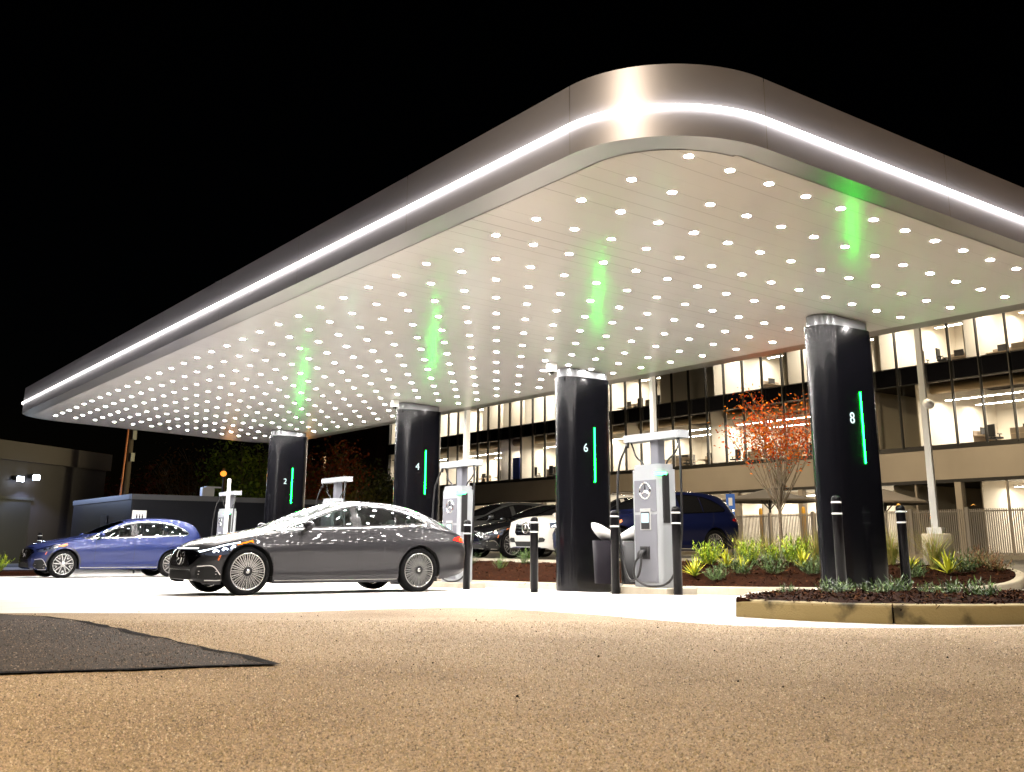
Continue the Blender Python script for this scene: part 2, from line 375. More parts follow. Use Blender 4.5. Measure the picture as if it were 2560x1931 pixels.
lb.add(vs_, [(i * ns + k, ((i + 1) % n_) * ns + k, ((i + 1) % n_) * ns + k + 1, i * ns + k + 1) for i in range(n_) for k in range(ns - 1)], 0, True)
lb.build('light_strip', M_led, canopy)
# ceiling of long planks laid across the canopy, each a hair out of true
pb = MB(); pw = .292; y = OY0 + .3
def xspan(y, ex0, ex1, ey0, ey1, r):
    yy = 0
    if y < ey0 + r: yy = ey0 + r - y
    elif y > ey1 - r: yy = y - (ey1 - r)
    if yy > r: return None
    ins = r - math.sqrt(max(r * r - yy * yy, 0)); return ex0 + ins, ex1 - ins
while y < OY1 - .34:
    t0 = random.gauss(0, .0007); t1 = random.gauss(0, .0007); w1 = random.gauss(0, .0004)
    nq = 24 if (y < OY0 + 1.9 or y > OY1 - 2.2) else 4; ysub = [y + .0016 + (pw - .0032) * q / nq for q in range(nq + 1)]
    vs_ = []; ok = True
    for q, yy in enumerate(ysub):
        sp = xspan(min(max(yy, OY0 + .352), OY1 - .352), OX0 + .345, OX1 - .355, OY0 + .345, OY1 - .345, 1.055)
        if sp is None: ok = False; break
        for e in range(5):
            x = sp[0] + (sp[1] - sp[0]) * e / 4
            vs_.append((x, yy, zc(x) - .006 + (t0 if e < 2 else t1) * (q / nq - .5) * 2 + w1 * math.sin(e * 2.1 + y)))
    if ok: pb.add(vs_, [(q * 5 + e, q * 5 + e + 1, (q + 1) * 5 + e + 1, (q + 1) * 5 + e) for q in range(nq) for e in range(4)], 0, False)
    y += pw
pb.build('ceiling_panel', M_ceil, canopy)
b = MB(); b.box((2.95, OY0 + .25, zc(2.95) + .82), (.09, .09, .16)); b.build('roof_vent', M_metal, canopy)

# ------------------------------------------------------------------ downlights in the ceiling
SI, SJ = .876, .5951
M_trim = mat('downlight trim', (.75, .74, .72), .4)
M_dl = emat('downlight glow', (1, .945, .90), 700.0)
M_dlb = emat('bright downlight glow', (1, .955, .92), 1350.0)
def downlight_mesh(name, glow):
    b = MB(); b.lathe([(.057, .0), (.054, -.003), (.049, -.0035), (.046, -.0012)], 16)
    b.add([(.0465 * math.cos(2 * math.pi * k / 16), .0465 * math.sin(2 * math.pi * k / 16), -.0015) for k in range(16)], [tuple(range(16))[::-1]], 1)
    me = b.build(name, [M_trim, glow], fix=False); m = me.data; bpy.data.objects.remove(me)
    return m
dm, dmb = downlight_mesh('downlight', M_dl), downlight_mesh('bright_downlight', M_dlb)
COLS = [(3.455, '8'), (10.03, '6'), (16.88, '4'), (25.3, '2')]
CX = 6.62
cells = []
for i in range(33):
    for j in range(13):
        x, y = j * SJ, i * SI
        if any(abs(x - CX) < .75 and abs(y - cy) < .36 for cy, _ in COLS): continue
        dd = (x + 7.24) ** 2 + (y + 7.27) ** 2
        cells.append((dd, x, y, i in (12, 13, 14, 15, 28, 29, 30, 31, 32)))
cells.sort()
tilt = math.atan(.0432)
proto = {}
for dd, x, y, br in cells[:300]:
    if br not in proto:
        o = bpy.data.objects.new('bright_downlight' if br else 'downlight', dmb if br else dm); proto[br] = o
        if br: tag(o, 'glaring recessed downlight in the brighter cross bands of the canopy ceiling', 'downlight', 'glaring downlights in the brighter ceiling bands')
        else: tag(o, 'small round recessed downlight in the evenly lit part of the canopy ceiling', 'downlight', 'round downlights in the evenly lit ceiling')
    else: o = proto[br].copy()
    link(o); o.location = (x, y, zc(x) - .007); o.rotation_euler = (0, tilt, 0)
b = MB()
for dd, x, y, br in cells[300:]:
    me = dmb if br else dm
    b.add([(v.co.x + x, v.co.y + y, v.co.z + zc(x) - .007 - .0432 * v.co.x) for v in me.vertices], [tuple(p.vertices) for p in me.polygons if p.material_index == 0], 0, True)
    b.add([(v.co.x + x, v.co.y + y, v.co.z + zc(x) - .007 - .0432 * v.co.x) for v in me.vertices], [tuple(p.vertices) for p in me.polygons if p.material_index == 1], 2 if br else 1)
tag(b.build('far_downlights', [M_trim, M_dl, M_dlb], fix=False), 'mass of tiny downlights at the far end of the canopy ceiling', 'downlights', kind='stuff')

# ------------------------------------------------------------------ canopy columns
M_col = mat('column cladding', (.0025, .0025, .0035), .2, 0.0, coat=.10, coat_rough=.04, spec=.2)
M_green = emat('green light line', (.0022, 1, .03), 130.0); M_greenglow = emat('green glow band', (0, .68, .05), 1.0)
M_num = emat('number glow', (.8, 1, .98), 1.35)
M_tan = mat('tan edge trim', (.45, .40, .36), .35, .5)
colab = {'8': 'black oval column numbered 8 at the near end of the canopy', '6': 'black oval column numbered 6 beside the grey litter bins', '4': 'black oval column numbered 4 rising behind the grey sedan tail', '2': 'black oval column numbered 2, the farthest under the canopy'}
for cy, num in COLS:
    z0 = gz(CX, cy); ztop = zc(CX)
    c = empty('canopy_column', (CX, cy, z0), 0, colab[num], 'column', 'columns holding up the canopy'); H = ztop - z0
    b = MB(); cuts = [0, 1.06, 2.12, 3.18, H - .17]
    for k in range(4): b.prism(stadium(0, 0, .36, .28), cuts[k] + (.004 if k else 0), cuts[k + 1], smooth=True)
    b.prism(stadium(0, 0, .35, .272), .05, H - .17)
    b.build('shaft', M_col, c, fix=True)
    b = MB(); b.prism(stadium(0, 0, .34, .255), H - .17, H - .02, smooth=True, zf=lambda x, y, z: z + (0 if z < H - .1 else -.0432 * x)); b.build('cap_ring', mat('cap metal', (.17, .175, .185), .35, .5), c)
    b = MB(); b.box((.36 + .29, -.02, H / 2 - .1), (.02, .06, H - .3)); b.build('edge_trim', M_tan, c)
    b = MB(); b.box((.08, -.286, 2.625 - z0), (.018, .024, 1.10)); ll = b.build('light_line', M_green, c)
    b = MB(); b.box((.08, -.283, 2.625 - z0), (.050, .012, 1.125)); b.build('lens', M_greenglow, ll, .004)  # this lens is a glowing band added to paint the line's green halo
    text('number', num, .245, M_num, c, (-.15, -.284, 2.75 - z0), (R(90), 0, 0), .004)

# ------------------------------------------------------------------ bollards
M_boll = mat('bollard sleeve', (.003, .0027, .0035), .3, spec=.12)
M_band = mat('reflective band', (.8, .8, .78), .4)
def make_bollard(H):
    c = empty('bollard', (0, 0, 0))
    b = MB(); b.lathe([(0.0, 0), (.07, 0), (.07, H - .06), (.062, H - .025), (.04, H - .006), (0, H)], 20); b.build('sleeve', M_boll, c)
    for z in (H - .10, H - .26):
        b = MB(); b.lathe([(.0705, z - .012), (.074, z - .01), (.074, z + .01), (.0705, z + .012)], 20); b.build('band', M_band, c)
    return c
bspots = [(4.18, 10.6, 1.30, 'black bollard with two white bands beside the grey sedan tail light'), (4.04, 8.2, 1.28, 'black bollard standing alone between the sedan and column 6'),
          (4.37, 6.41, 1.32, 'black bollard in front of the grey litter bins'), (4.57, 5.17, 1.33, 'black bollard at the near corner of the closest charger'),
          (5.56, 2.87, 1.44, 'black bollard half lost against black column 8'), (7.04, 2.86, 1.40, 'black bollard standing right of column 8'), (.6, 31.2, 1.36, 'small far bollard behind the blue car bonnet')]
for i, (x, y, H, lab) in enumerate(bspots):
    c = make_bollard(H); c.location = (x, y, gz(x, y)); tag(c, lab, 'bollard', 'bollards guarding the charging bays')

# ------------------------------------------------------------------ three-pointed star badge (flat, in local xz, facing -y)
def star(b, c, r, depth=.012, mi=0, face='y'):
    n = 28
    def T(x, z, yy): return (c[0] + x, c[1] + yy, c[2] + z) if face == 'y' else (c[0] + yy, c[1] + x, c[2] + z)
    vs = []
    for k in range(n):
        a = 2 * math.pi * k / n
        for rr, yy in ((r, 0), (r * .95, -depth), (r * .89, -depth), (r * .86, 0)): vs.append(T(rr * math.cos(a), rr * math.sin(a), yy))
    b.add(vs, [(k * 4 + e, ((k + 1) % n) * 4 + e, ((k + 1) % n) * 4 + e + 1, k * 4 + e + 1) for k in range(n) for e in range(3)], mi, True)
    for k in range(3):
        a = math.pi / 2 + 2 * math.pi * k / 3; ca, sa = math.cos(a), math.sin(a)
        q = a + math.pi / 3; q2 = a - math.pi / 3
        b.add([T(0, 0, -depth * 1.3), T(.16 * r * math.cos(q), .16 * r * math.sin(q), 0), T(.88 * r * ca, .88 * r * sa, -depth * .3), T(.16 * r * math.cos(q2), .16 * r * math.sin(q2), 0)], [(0, 1, 2), (0, 2, 3)], mi)

# ------------------------------------------------------------------ chargers
M_chg = mat('charger white', (.31, .33, .35), .3, coat=.3)
M_chgp = mat('charger grey panel', (.155, .16, .185), .4, .1)
M_ind = emat('charger indicator', (.06, 1, .22), 14.0)
M_screen = emat('charger screen', (.75, .95, 1), 1.5)
M_cable = mat('charging cable', (.006, .006, .007), .4)
def make_charger():
    c = empty('charging_station', (0, 0, 0))
    b = MB(); b.box((.02, 0, .0), (.66, 1.12, .22)); b.build('plinth', M_curb, c, .012)
    z0 = .11; H = 1.92
    b = MB(); b.prism(rrect(-.19, .19, -.34, .34, .07, 5), z0, z0 + H - .08, smooth=False)
    b.prism(rrect(-.17, .17, -.32, .32, .07, 5), z0 + H - .08, z0 + H)
    cab = b.build('cabinet', M_chg, c, .012)
    b = MB(); b.box((-.193, 0, z0 + .60), (.012, .52, 1.05)); b.box((-.193, 0, z0 + 1.42), (.012, .52, .50)); b.build('front_panel', M_chgp, c, .004)
    b = MB(); star(b, (-.199, 0, z0 + 1.50), .135, .014, face='x'); b.build('star_badge', M_chrome, c)
    b = MB(); b.box((-.2, 0, z0 + 1.05), (.016, .25, .34)); s_ = b.build('screen_frame', mat('screen bezel', (.35, .36, .36), .3), c, .004)
    b = MB(); b.box((-.209, 0, z0 + 1.03), (.004, .20, .27)); b.build('bezel', M_black, s_)
    b = MB(); b.box((-.212, 0, z0 + 1.07), (.004, .17, .15)); b.build('display', M_screen, s_)
    b = MB(); b.box((-.195, .03, z0 + .53), (.05, .22, .20)); b.build('holster', M_black, c, .01)
    b = MB(); b.box((-.06, -.345, z0 + 1.38), (.14, .03, .78)); b.build('side_slot', M_black, c, .01)
    b = MB(); b.box((-.12, -.30, z0 + H - .16), (.17, .12, .05)); b.build('indicator_light', M_ind, c, .01)
    b = MB(); b.box((.08, -.02, z0 + H + .22), (.16, .20, .46)); b.build('mast', M_chgp, c, .02)
    b = MB(); b.prism(rrect(-.09, .17, -.70, .66, .05, 4), z0 + H + .40, z0 + H + .52); b.build('boom', M_chg, c, .03)
    # two hanging cables with connectors
    for k, (ys, yo) in enumerate(((.56, .08), (-.62, -.02))):
        top = z0 + H + .40
        b = MB()
        if k == 0:
            pts = [(-.06, ys, top), (-.09, ys + .04, top - .12), (-.16, ys + .13, top - .45), (-.20, ys + .12, top - 1.2), (-.22, ys - .02, top - 1.95), (-.26, ys - .22, top - 2.22), (-.31, .1, top - 2.16), (-.31, .02, top - 1.98), (-.29, .03, top - 1.86)]
        else:
            pts = [(-.02, ys, top), (-.05, ys - .06, top - .15), (-.08, ys - .10, top - .8), (-.10, ys - .08, top - 1.6), (-.16, ys + .10, top - 2.18), (-.26, -.15, top - 2.30), (-.34, .12, top - 2.18), (-.34, .13, top - 1.98), (-.30, .09, top - 1.86)]
        b.tube(catmull(pts, 7), .019, 8); cb = b.build('cable', M_cable, c)
        b = MB(); b.tube([(-.06 + .04 * k, ys, top + .02), (-.06 + .04 * k, ys, top - .09)], [.03, .022], 8); b.build('cable_clamp', M_black, cb)
        b = MB(); b.tube(catmull([(-.30, .07 + .06 * k - .04, z0 + .44), (-.27, .07 + .06 * k - .04, z0 + .52), (-.21, .06 + .06 * k - .04, z0 + .56)], 4), [.024, .026, .030, .034, .036, .04, .04, .036, .03], 8); b.build('connector', M_black, cb)
        b = MB(); b.tube(catmull([(.02 - .04 * k, ys, top), (.03, ys * .93, top - .10), (.02, ys * .78, top - .24), (.02, ys * .55, top - .33), (.03, ys * .42, top - .42)], 5), .016, 6); b.build('return_cable', M_cable, c)
    return c
ch0 = make_charger()
chs = [(4.75, 5.85, 'white charging station right of the litter bins, its screen lit'), (4.75, 11.87, 'white charging station behind the tail of the grey sedan'),
       (4.75, 17.79, 'charging station of which only the white boom shows over the sedan roof'), (4.75, 25.3, 'white charging station between the blue car and the sedan, green indicators lit')]
for i, (x, y, lab) in enumerate(chs):
    c = ch0 if i == 0 else copy_tree(ch0)
    c.location = (x, y, gz(x, y)); tag(c, lab, 'charger', 'white charging stations down the bays')

# ------------------------------------------------------------------ litter bins
lbn = empty('litter_bin', (4.95, 7.0, gz(4.95, 7.0)), R(-36), 'twin grey litter bins with white wing shaped lids beside column 6', 'litter bin')
M_bin = mat('bin grey', (.011, .0095, .0125), .55, 0.0, spec=.04)
b = MB()
for s_ in (-1, 1): pass
def tub(cx, w, m, nm):
    b = MB(); n = 14; z0, z1 = .16, .86
    def ring(sc, z): return [(cx + w * .5 * sc * math.copysign(abs(math.cos(a)) ** .55, math.cos(a)), .26 * sc * math.copysign(abs(math.sin(a)) ** .55, math.sin(a)), z) for a in [2 * math.pi * k / 24 for k in range(24)]]
    vs = ring(.84, z0) + ring(1.0, z1) + ring(.95, z1) + ring(.9, z1 - .06); fs = []
    for q in range(3): fs += [(q * 24 + k, q * 24 + (k + 1) % 24, (q + 1) * 24 + (k + 1) % 24, (q + 1) * 24 + k) for k in range(24)]
    b.add(vs, fs, 0, True); b.add(vs, [tuple(range(24))[::-1], tuple(range(72, 96))]); b.build(nm, m, lbn)
tub(-.23, .43, M_bin, 'bin_tub'); tub(.23, .43, M_black, 'bin_tub')
b = MB(); b.tube([(0, 0, 0), (0, 0, .16)], .06, 12); b.tube([(0, 0, .8), (0, 0, .95)], .045, 10); b.box((0, 0, .01), (.3, .3, .02)); b.build('post', M_white, lbn)
for s_ in (-1, 1):
    b = MB(); vs = []
    for k in range(9):
        t = k / 8; x = s_ * (.02 + .44 * t); z = .90 + .22 * t ** 1.1; w = .08 + .17 * math.sin(math.pi * min(t * .75 + .08, 1)); w *= math.sqrt(max(1 - (max(0, t - .6) / .42) ** 2, .02))
        for yy, dz in ((-w, .02), (0, -.02 - .55 * w), (w, .02), (0, .02 + .3 * w)): vs.append((x, yy, z + dz))
    b.add(vs, [(k * 4 + e, k * 4 + (e + 1) % 4, (k + 1) * 4 + (e + 1) % 4, (k + 1) * 4 + e) for k in range(8) for e in range(4)] + [(0, 1, 2, 3), (35, 34, 33, 32)], 0, True)
    b.build('wing_lid', M_white, lbn)

# ------------------------------------------------------------------ cars
def pchip(tab, X):
    x = np.array([t[0] for t in tab], float); y = np.array([t[1] for t in tab], float)
    h = np.diff(x); d = np.diff(y) / h; m = np.zeros_like(y); m[0], m[-1] = d[0], d[-1]
    for i in range(1, len(x) - 1):
        if d[i - 1] * d[i] > 0:
            w1 = 2 * h[i] + h[i - 1]; w2 = h[i] + 2 * h[i - 1]; m[i] = (w1 + w2) / (w1 / d[i - 1] + w2 / d[i])
    X = np.clip(X, x[0], x[-1]); k = np.clip(np.searchsorted(x, X) - 1, 0, len(h) - 1); t = (X - x[k]) / h[k]
    return (2 * t ** 3 - 3 * t ** 2 + 1) * y[k] + (t ** 3 - 2 * t ** 2 + t) * h[k] * m[k] + (-2 * t ** 3 + 3 * t ** 2) * y[k + 1] + (t ** 3 - t ** 2) * h[k] * m[k + 1]
SEDAN = dict(wb=3.21, wr=.372, arch=.415, rim=.282,
    zt=[(-.86, .60), (-.82, .70), (-.70, .785), (-.4, .87), (0, .94), (.4, 1.01), (.75, 1.085), (1.0, 1.185), (1.3, 1.31), (1.6, 1.415), (1.9, 1.485), (2.2, 1.512), (2.6, 1.505), (3.0, 1.47), (3.4, 1.375), (3.8, 1.225), (4.1, 1.075), (4.25, .985), (4.32, .90), (4.34, .80)],
    zs=[(-.86, .50), (-.82, .58), (-.70, .68), (-.4, .79), (0, .875), (.4, .935), (.75, .97), (1.5, 1.0), (2.5, 1.045), (3.2, 1.07), (3.7, 1.045), (4.1, .97), (4.25, .90), (4.34, .72)],
    ws=[(-.86, .40), (-.83, .54), (-.75, .66), (-.55, .77), (-.2, .85), (.3, .88), (1, .89), (2, .895), (3, .885), (3.6, .85), (4.0, .79), (4.2, .72), (4.3, .63), (4.34, .55)],
    wm=[(-.86, .48), (-.83, .64), (-.75, .77), (-.55, .885), (-.25, .945), (.3, .965), (1.5, .955), (2.5, .96), (3.2, .967), (3.7, .95), (4.05, .90), (4.22, .82), (4.31, .72), (4.34, .64)],
    zb=[(-.86, .25), (-.6, .185), (-.3, .18), (.4, .19), (2.8, .19), (3.6, .22), (4.0, .28), (4.34, .38)],
    wr_=[(-.86, .28), (-.6, .52), (0, .66), (.5, .72), (.75, .715), (1.0, .68), (1.3, .64), (1.9, .585), (2.5, .57), (3.2, .555), (3.8, .53), (4.2, .50), (4.34, .40)],
    cr=[(-.86, .03), (-.4, .04), (.4, .045), (.75, .05), (1.3, .06), (2.2, .065), (3.4, .055), (4.2, .03), (4.34, .03)],
    dlo_b=[(.50, .99), (1.2, 1.015), (2.0, 1.045), (2.8, 1.078), (3.38, 1.108)], dlo_t=[(3.40, 1.16), (3.12, 1.285), (2.75, 1.372), (2.35, 1.418), (1.95, 1.412), (1.6, 1.337), (1.2, 1.217), (.8, 1.085)],
    ws_top=[(.80, .0), (.86, .35), (1.0, .61)], ws_end=[(1.72, .50), (1.80, .25), (1.82, 0)], rw=[(2.98, .46), (3.05, 0), (3.92, 0), (3.86, .35), (3.72, .50)], pil=(1.90, 2.02), qtr=2.72, door0=.88, door2=3.05, zmir=1.065)
SUVC = dict(wb=3.21, wr=.395, arch=.445, rim=.29,
    zt=[(-.86, .68), (-.82, .80), (-.70, .905), (-.4, 1.0), (0, 1.075), (.4, 1.135), (.7, 1.185), (1.0, 1.30), (1.3, 1.44), (1.6, 1.555), (1.9, 1.64), (2.3, 1.70), (2.8, 1.72), (3.3, 1.70), (3.7, 1.63), (3.95, 1.52), (4.1, 1.35), (4.2, 1.18), (4.25, 1.05), (4.27, .85)],
    zs=[(-.86, .58), (-.82, .69), (-.70, .80), (-.4, .90), (0, .985), (.4, 1.04), (.75, 1.07), (1.5, 1.10), (2.5, 1.13), (3.2, 1.165), (3.8, 1.17), (4.1, 1.12), (4.2, 1.02), (4.27, .8)],
    ws=[(-.86, .42), (-.83, .56), (-.75, .68), (-.55, .79), (-.2, .87), (.3, .90), (1, .905), (2, .91), (3, .905), (3.6, .88), (4.0, .82), (4.17, .76), (4.24, .68), (4.27, .60)],
    wm=[(-.86, .50), (-.83, .66), (-.75, .79), (-.55, .90), (-.25, .96), (.3, .98), (1.5, .965), (2.5, .97), (3.2, .98), (3.7, .96), (4.05, .91), (4.18, .84), (4.25, .75), (4.27, .66)],
    zb=[(-.86, .30), (-.6, .235), (-.3, .23), (.4, .25), (2.8, .25), (3.6, .27), (4.0, .33), (4.27, .42)],
    wr_=[(-.86, .28), (-.6, .52), (0, .68), (.5, .74), (.75, .73), (1.0, .70), (1.3, .67), (1.9, .63), (2.5, .62), (3.2, .61), (3.8, .58), (4.15, .55), (4.27, .44)],
    cr=[(-.86, .03), (-.4, .04), (.4, .045), (.75, .05), (1.3, .06), (2.2, .065), (3.4, .055), (4.2, .03), (4.27, .03)],
    dlo_b=[(.55, 1.085), (1.2, 1.11), (2.0, 1.135), (2.8, 1.17), (3.62, 1.215)], dlo_t=[(3.68, 1.28), (3.45, 1.42), (3.1, 1.535), (2.65, 1.59), (2.15, 1.575), (1.75, 1.50), (1.3, 1.345), (.88, 1.18)],
    ws_top=[(.80, .0), (.86, .38), (1.0, .63)], ws_end=[(1.72, .55), (1.80, .25), (1.82, 0)], rw=[(3.62, .5), (3.66, 0), (4.08, 0), (4.05, .35), (3.98, .52)], pil=(1.92, 2.08), qtr=2.85, door0=.88, door2=3.1, zmir=1.20)
BOXY = dict(SUVC, zt=[(-.86, .80), (-.83, 1.0), (-.76, 1.09), (-.5, 1.13), (0, 1.17), (.4, 1.19), (.7, 1.21), (1.0, 1.36), (1.3, 1.55), (1.6, 1.70), (1.9, 1.77), (2.3, 1.80), (2.8, 1.81), (3.3, 1.80), (3.7, 1.77), (3.95, 1.70), (4.1, 1.45), (4.2, 1.2), (4.25, 1.05), (4.27, .85)],
    zs=[(-.86, .66), (-.83, .84), (-.76, .97), (-.5, 1.03), (0, 1.08), (.4, 1.10), (.75, 1.11), (1.5, 1.12), (2.5, 1.13), (3.2, 1.15), (3.8, 1.16), (4.1, 1.14), (4.2, 1.04), (4.27, .8)],
    ws=[(-.86, .62), (-.83, .74), (-.75, .82), (-.55, .87), (-.2, .90), (.3, .91), (1, .915), (2, .92), (3, .915), (3.6, .90), (4.0, .87), (4.17, .83), (4.24, .75), (4.27, .66)],
    wm=[(-.86, .70), (-.83, .82), (-.75, .90), (-.55, .955), (-.25, .985), (.3, .99), (1.5, .975), (2.5, .98), (3.2, .99), (3.7, .97), (4.05, .93), (4.18, .88), (4.25, .80), (4.27, .72)],
    dlo_b=[(.8, 1.14), (1.2, 1.145), (2.0, 1.15), (2.8, 1.16), (3.75, 1.18)], dlo_t=[(3.8, 1.25), (3.72, 1.50), (3.4, 1.64), (2.9, 1.68), (2.3, 1.68), (1.8, 1.62), (1.4, 1.46), (1.0, 1.26)])

def restyle(S, kz, kx, **kw):
    """taller roof and shorter nose from the same set of curves"""
    o = dict(S)
    for k in ('zt', 'zs', 'dlo_b', 'dlo_t'): o[k] = [(x, z * kz) for x, z in S[k]]
    for k in ('zt', 'zs', 'ws', 'wm', 'zb', 'wr_', 'cr'): o[k] = [(x * kx if x < 0 else x, z) for x, z in o[k]]
    o.update(kw); return o
SEDAN = restyle(SEDAN, 1.05, .94, wr=.384, arch=.43, rim=.294, zmir=1.12, x0=-.86 * .94)
SUVC = restyle(SUVC, 1.025, 1.0, zmir=1.22)

def inside(poly, x, y):
    c = False; n = len(poly)
    for i in range(n):
        x1, y1 = poly[i]; x2, y2 = poly[i - 1]
        if (y1 > y) != (y2 > y) and x < (x2 - x1) * (y - y1) / (y2 - y1) + x1: c = not c
    return c
def edge_dist(poly, x, y):
    p = np.array(poly); q = np.roll(p, -1, 0); e = q - p; w = np.array([x, y]) - p
    t = np.clip((w * e).sum(1) / np.maximum((e * e).sum(1), 1e-12), 0, 1); return float(np.sqrt(((w - e * t[:, None]) ** 2).sum(1)).min())
def offset_poly(poly, d):
    """shrinks a closed outline by d"""
    p = np.array(poly); a = np.roll(p, 1, 0); c = np.roll(p, -1, 0)
    area = .5 * np.sum(p[:, 0] * c[:, 1] - c[:, 0] * p[:, 1]); t = c - a; t /= np.maximum(np.linalg.norm(t, axis=1, keepdims=True), 1e-9)
    nrm = np.c_[-t[:, 1], t[:, 0]] * (1 if area > 0 else -1)
    return [tuple(v) for v in p + nrm * d]

class Body:
    AX = {'side': lambda u, v: (Vector((u, -4, v)), Vector((0, 1, 0))), 'far': lambda u, v: (Vector((u, 4, v)), Vector((0, -1, 0))),
          'front': lambda u, v: (Vector((-5, u, v)), Vector((1, 0, 0))), 'rear': lambda u, v: (Vector((9, u, v)), Vector((-1, 0, 0))),
          'top': lambda u, v: (Vector((u, v, 5)), Vector((0, 0, -1)))}
    def __init__(s, S):
        s.S = S; A = S['arch']; wz = S['wr']
        x0 = S['zt'][0][0]; st = list(np.linspace(x0, -.4, 16)) + list(np.linspace(-.4, 4.0, 84)) + list(np.linspace(4.0, S['zt'][-1][0], 14))
        for xc in (0, S['wb']): st += [xc + sg * A * math.cos(a) for sg in (-1, 1) for a in np.linspace(0, math.pi / 2, 12)] + [xc - A - .004, xc + A + .004]
        st = sorted(set(round(float(q), 4) for q in st)); keep = [st[0]]
        for q in st[1:]:
            if q - keep[-1] > .0035: keep.append(q)
        X = np.array(keep); T = {k: pchip(S[k], X) for k in ('zt', 'zs', 'ws', 'wm', 'zb', 'wr_', 'cr')}
        s.T = T; s.X = X; rows = []
        for i, x in enumerate(X):
            zt, zs_, ws_, wm, zb, wr, cr = (T[k][i] for k in ('zt', 'zs', 'ws', 'wm', 'zb', 'wr_', 'cr'))
            ze = zb; arch = False
            for xc in (0, S['wb']):
                if abs(x - xc) < A: ze = max(ze, wz + math.sqrt(A * A - (x - xc) ** 2)); arch = True
            span = max(zs_ - zb, .1); f = min(max((ze - zb) / span, 0), .93)
            low = [(wm - .055, zb), (wm - .03, zb + .10 * span), (wm - .028, zb + .28 * span), (wm + .0, zb + .56 * span), (wm - .004, zb + .74 * span), (ws_ + .018, zb + .93 * span), (ws_, zs_)]
            L = np.array(catmull(low, 8)); tz = (L[:, 1] - zb) / span
            tt = np.linspace(f, 1, 26); side = np.c_[np.interp(tt, tz, L[:, 0]), np.interp(tt, tz, L[:, 1])]
            zr = max(zt - cr, zs_ + .01); hh = zr - zs_
            wrr = min(wr, ws_ - .02)
            up = [(ws_, zs_), (ws_ + (wrr - ws_) * .33 + .018 * min(1, hh * 4), zs_ + hh * .36), (ws_ + (wrr - ws_) * .68 + .022 * min(1, hh * 4), zs_ + hh * .72), (wrr, zr), (wrr * .8, zr + (zt - zr) * .45), (wrr * .45, zr + (zt - zr) * .84), (0, zt)]
            U = np.array(catmull(up, 5))[1:]; U[-1, 0] = 0
            rows.append(np.vstack([side, U]))
        s.rows = rows; K = len(rows[0]); b = MB(); n = len(rows)
        for sg in (-1, 1):
            vs = [(float(X[i]), sg * float(p[0]), float(p[1])) for i in range(n) for p in rows[i]]
            fs = [(i * K + k, i * K + k + 1, (i + 1) * K + k + 1, (i + 1) * K + k) if sg < 0 else (i * K + k, (i + 1) * K + k, (i + 1) * K + k + 1, i * K + k + 1) for i in range(n - 1) for k in range(K - 1)]
            b.add(vs, fs, 0, True)
            for i, rev in ((0, sg > 0), (n - 1, sg < 0)):
                cap = [i * K + k for k in range(K)] + [len(vs)]
                vv = vs + [(float(X[i]), 0, float(rows[i][0][1]))]; b.add(vv, [cap[::-1] if rev else cap], 0, True)
        me = bpy.data.meshes.new('tmp'); me.from_pydata(b.v, [], b.f)
        bm = bmesh.new(); bm.from_mesh(me); bpy.data.meshes.remove(me); bmesh.ops.remove_doubles(bm, verts=bm.verts, dist=1e-4); bmesh.ops.recalc_face_normals(bm, faces=bm.faces)
        s.bvh = BVHTree.FromBMesh(bm); s.bm = bm
    def mesh(s, holes):
        """paint shell with the window openings taken out"""
        bm = s.bm.copy(); dead = []
        for f in bm.faces:
            c = f.calc_center_median()
            for ax, poly in holes:
                u, v = (c.x, c.z) if ax == 'side' else (c.x, c.y)
                if (ax == 'side' and abs(c.y) > .5 and c.z > .95) or (ax == 'top' and f.normal.z > .25 and c.z > 1.02):
                    if inside(poly, u, v) and edge_dist(poly, u, v) > .022: dead.append(f); break
        bmesh.ops.delete(bm, geom=dead, context='FACES')
        me = bpy.data.meshes.new('body'); bm.to_mesh(me); bm.free()
        for p in me.polygons: p.use_smooth = True
        return me
    def hit(s, ax, u, v, off):
        o, d = s.AX[ax](u, v); r = s.bvh.ray_cast(o, d)
        if r[0] is None:
            t = -d.dot(o) + (0 if ax == 'top' else 0); r = s.bvh.find_nearest(o + d * (o.length - .9))
        n = r[1].copy()
        if n.dot(d) > 0: n = -n
        return r[0] + n * off
    def decal(s, name, poly, ax, m, off=.004, step=.05, parent=None, sides=(1,)):
        """a panel that follows the shell inside an outline drawn in side, front, rear or top view"""
        out = MB()
        for sg in sides:
            bm = slice_poly(poly, step); bmesh.ops.triangulate(bm, faces=bm.faces)
            vs = []
            for v in bm.verts:
                a = ax
                p = s.hit(a, v.co.x, v.co.y, off); vs.append((p.x, p.y * sg, p.z))
            fs = [tuple(q.index for q in f.verts) for f in bm.faces]; bm.verts.index_update(); bm.free()
            out.add(vs, fs, 0, True)
        return out.build(name, m, parent)
    def ribbon(s, b, pts, ax, w, off=.004, mi=0, sg=1, closed=False, both=False):
        P = np.array(pts, float); n = len(P)
        for q in ((1, -1) if both else (sg,)):
            vs = []
            for i in range(n):
                t = (P[(i + 1) % n] - P[i - 1]) if closed else (P[min(i + 1, n - 1)] - P[max(i - 1, 0)])
                t /= max(np.linalg.norm(t), 1e-9); nn = np.array([-t[1], t[0]]) * w / 2
                for e in (-1, 1):
                    p = s.hit(ax, *(P[i] + nn * e), off); vs.append((p.x, p.y * q, p.z))
            m = n if closed else n - 1
            b.add(vs, [(2 * i, 2 * i + 1, 2 * ((i + 1) % n) + 1, 2 * ((i + 1) % n)) for i in range(m)], mi, True)

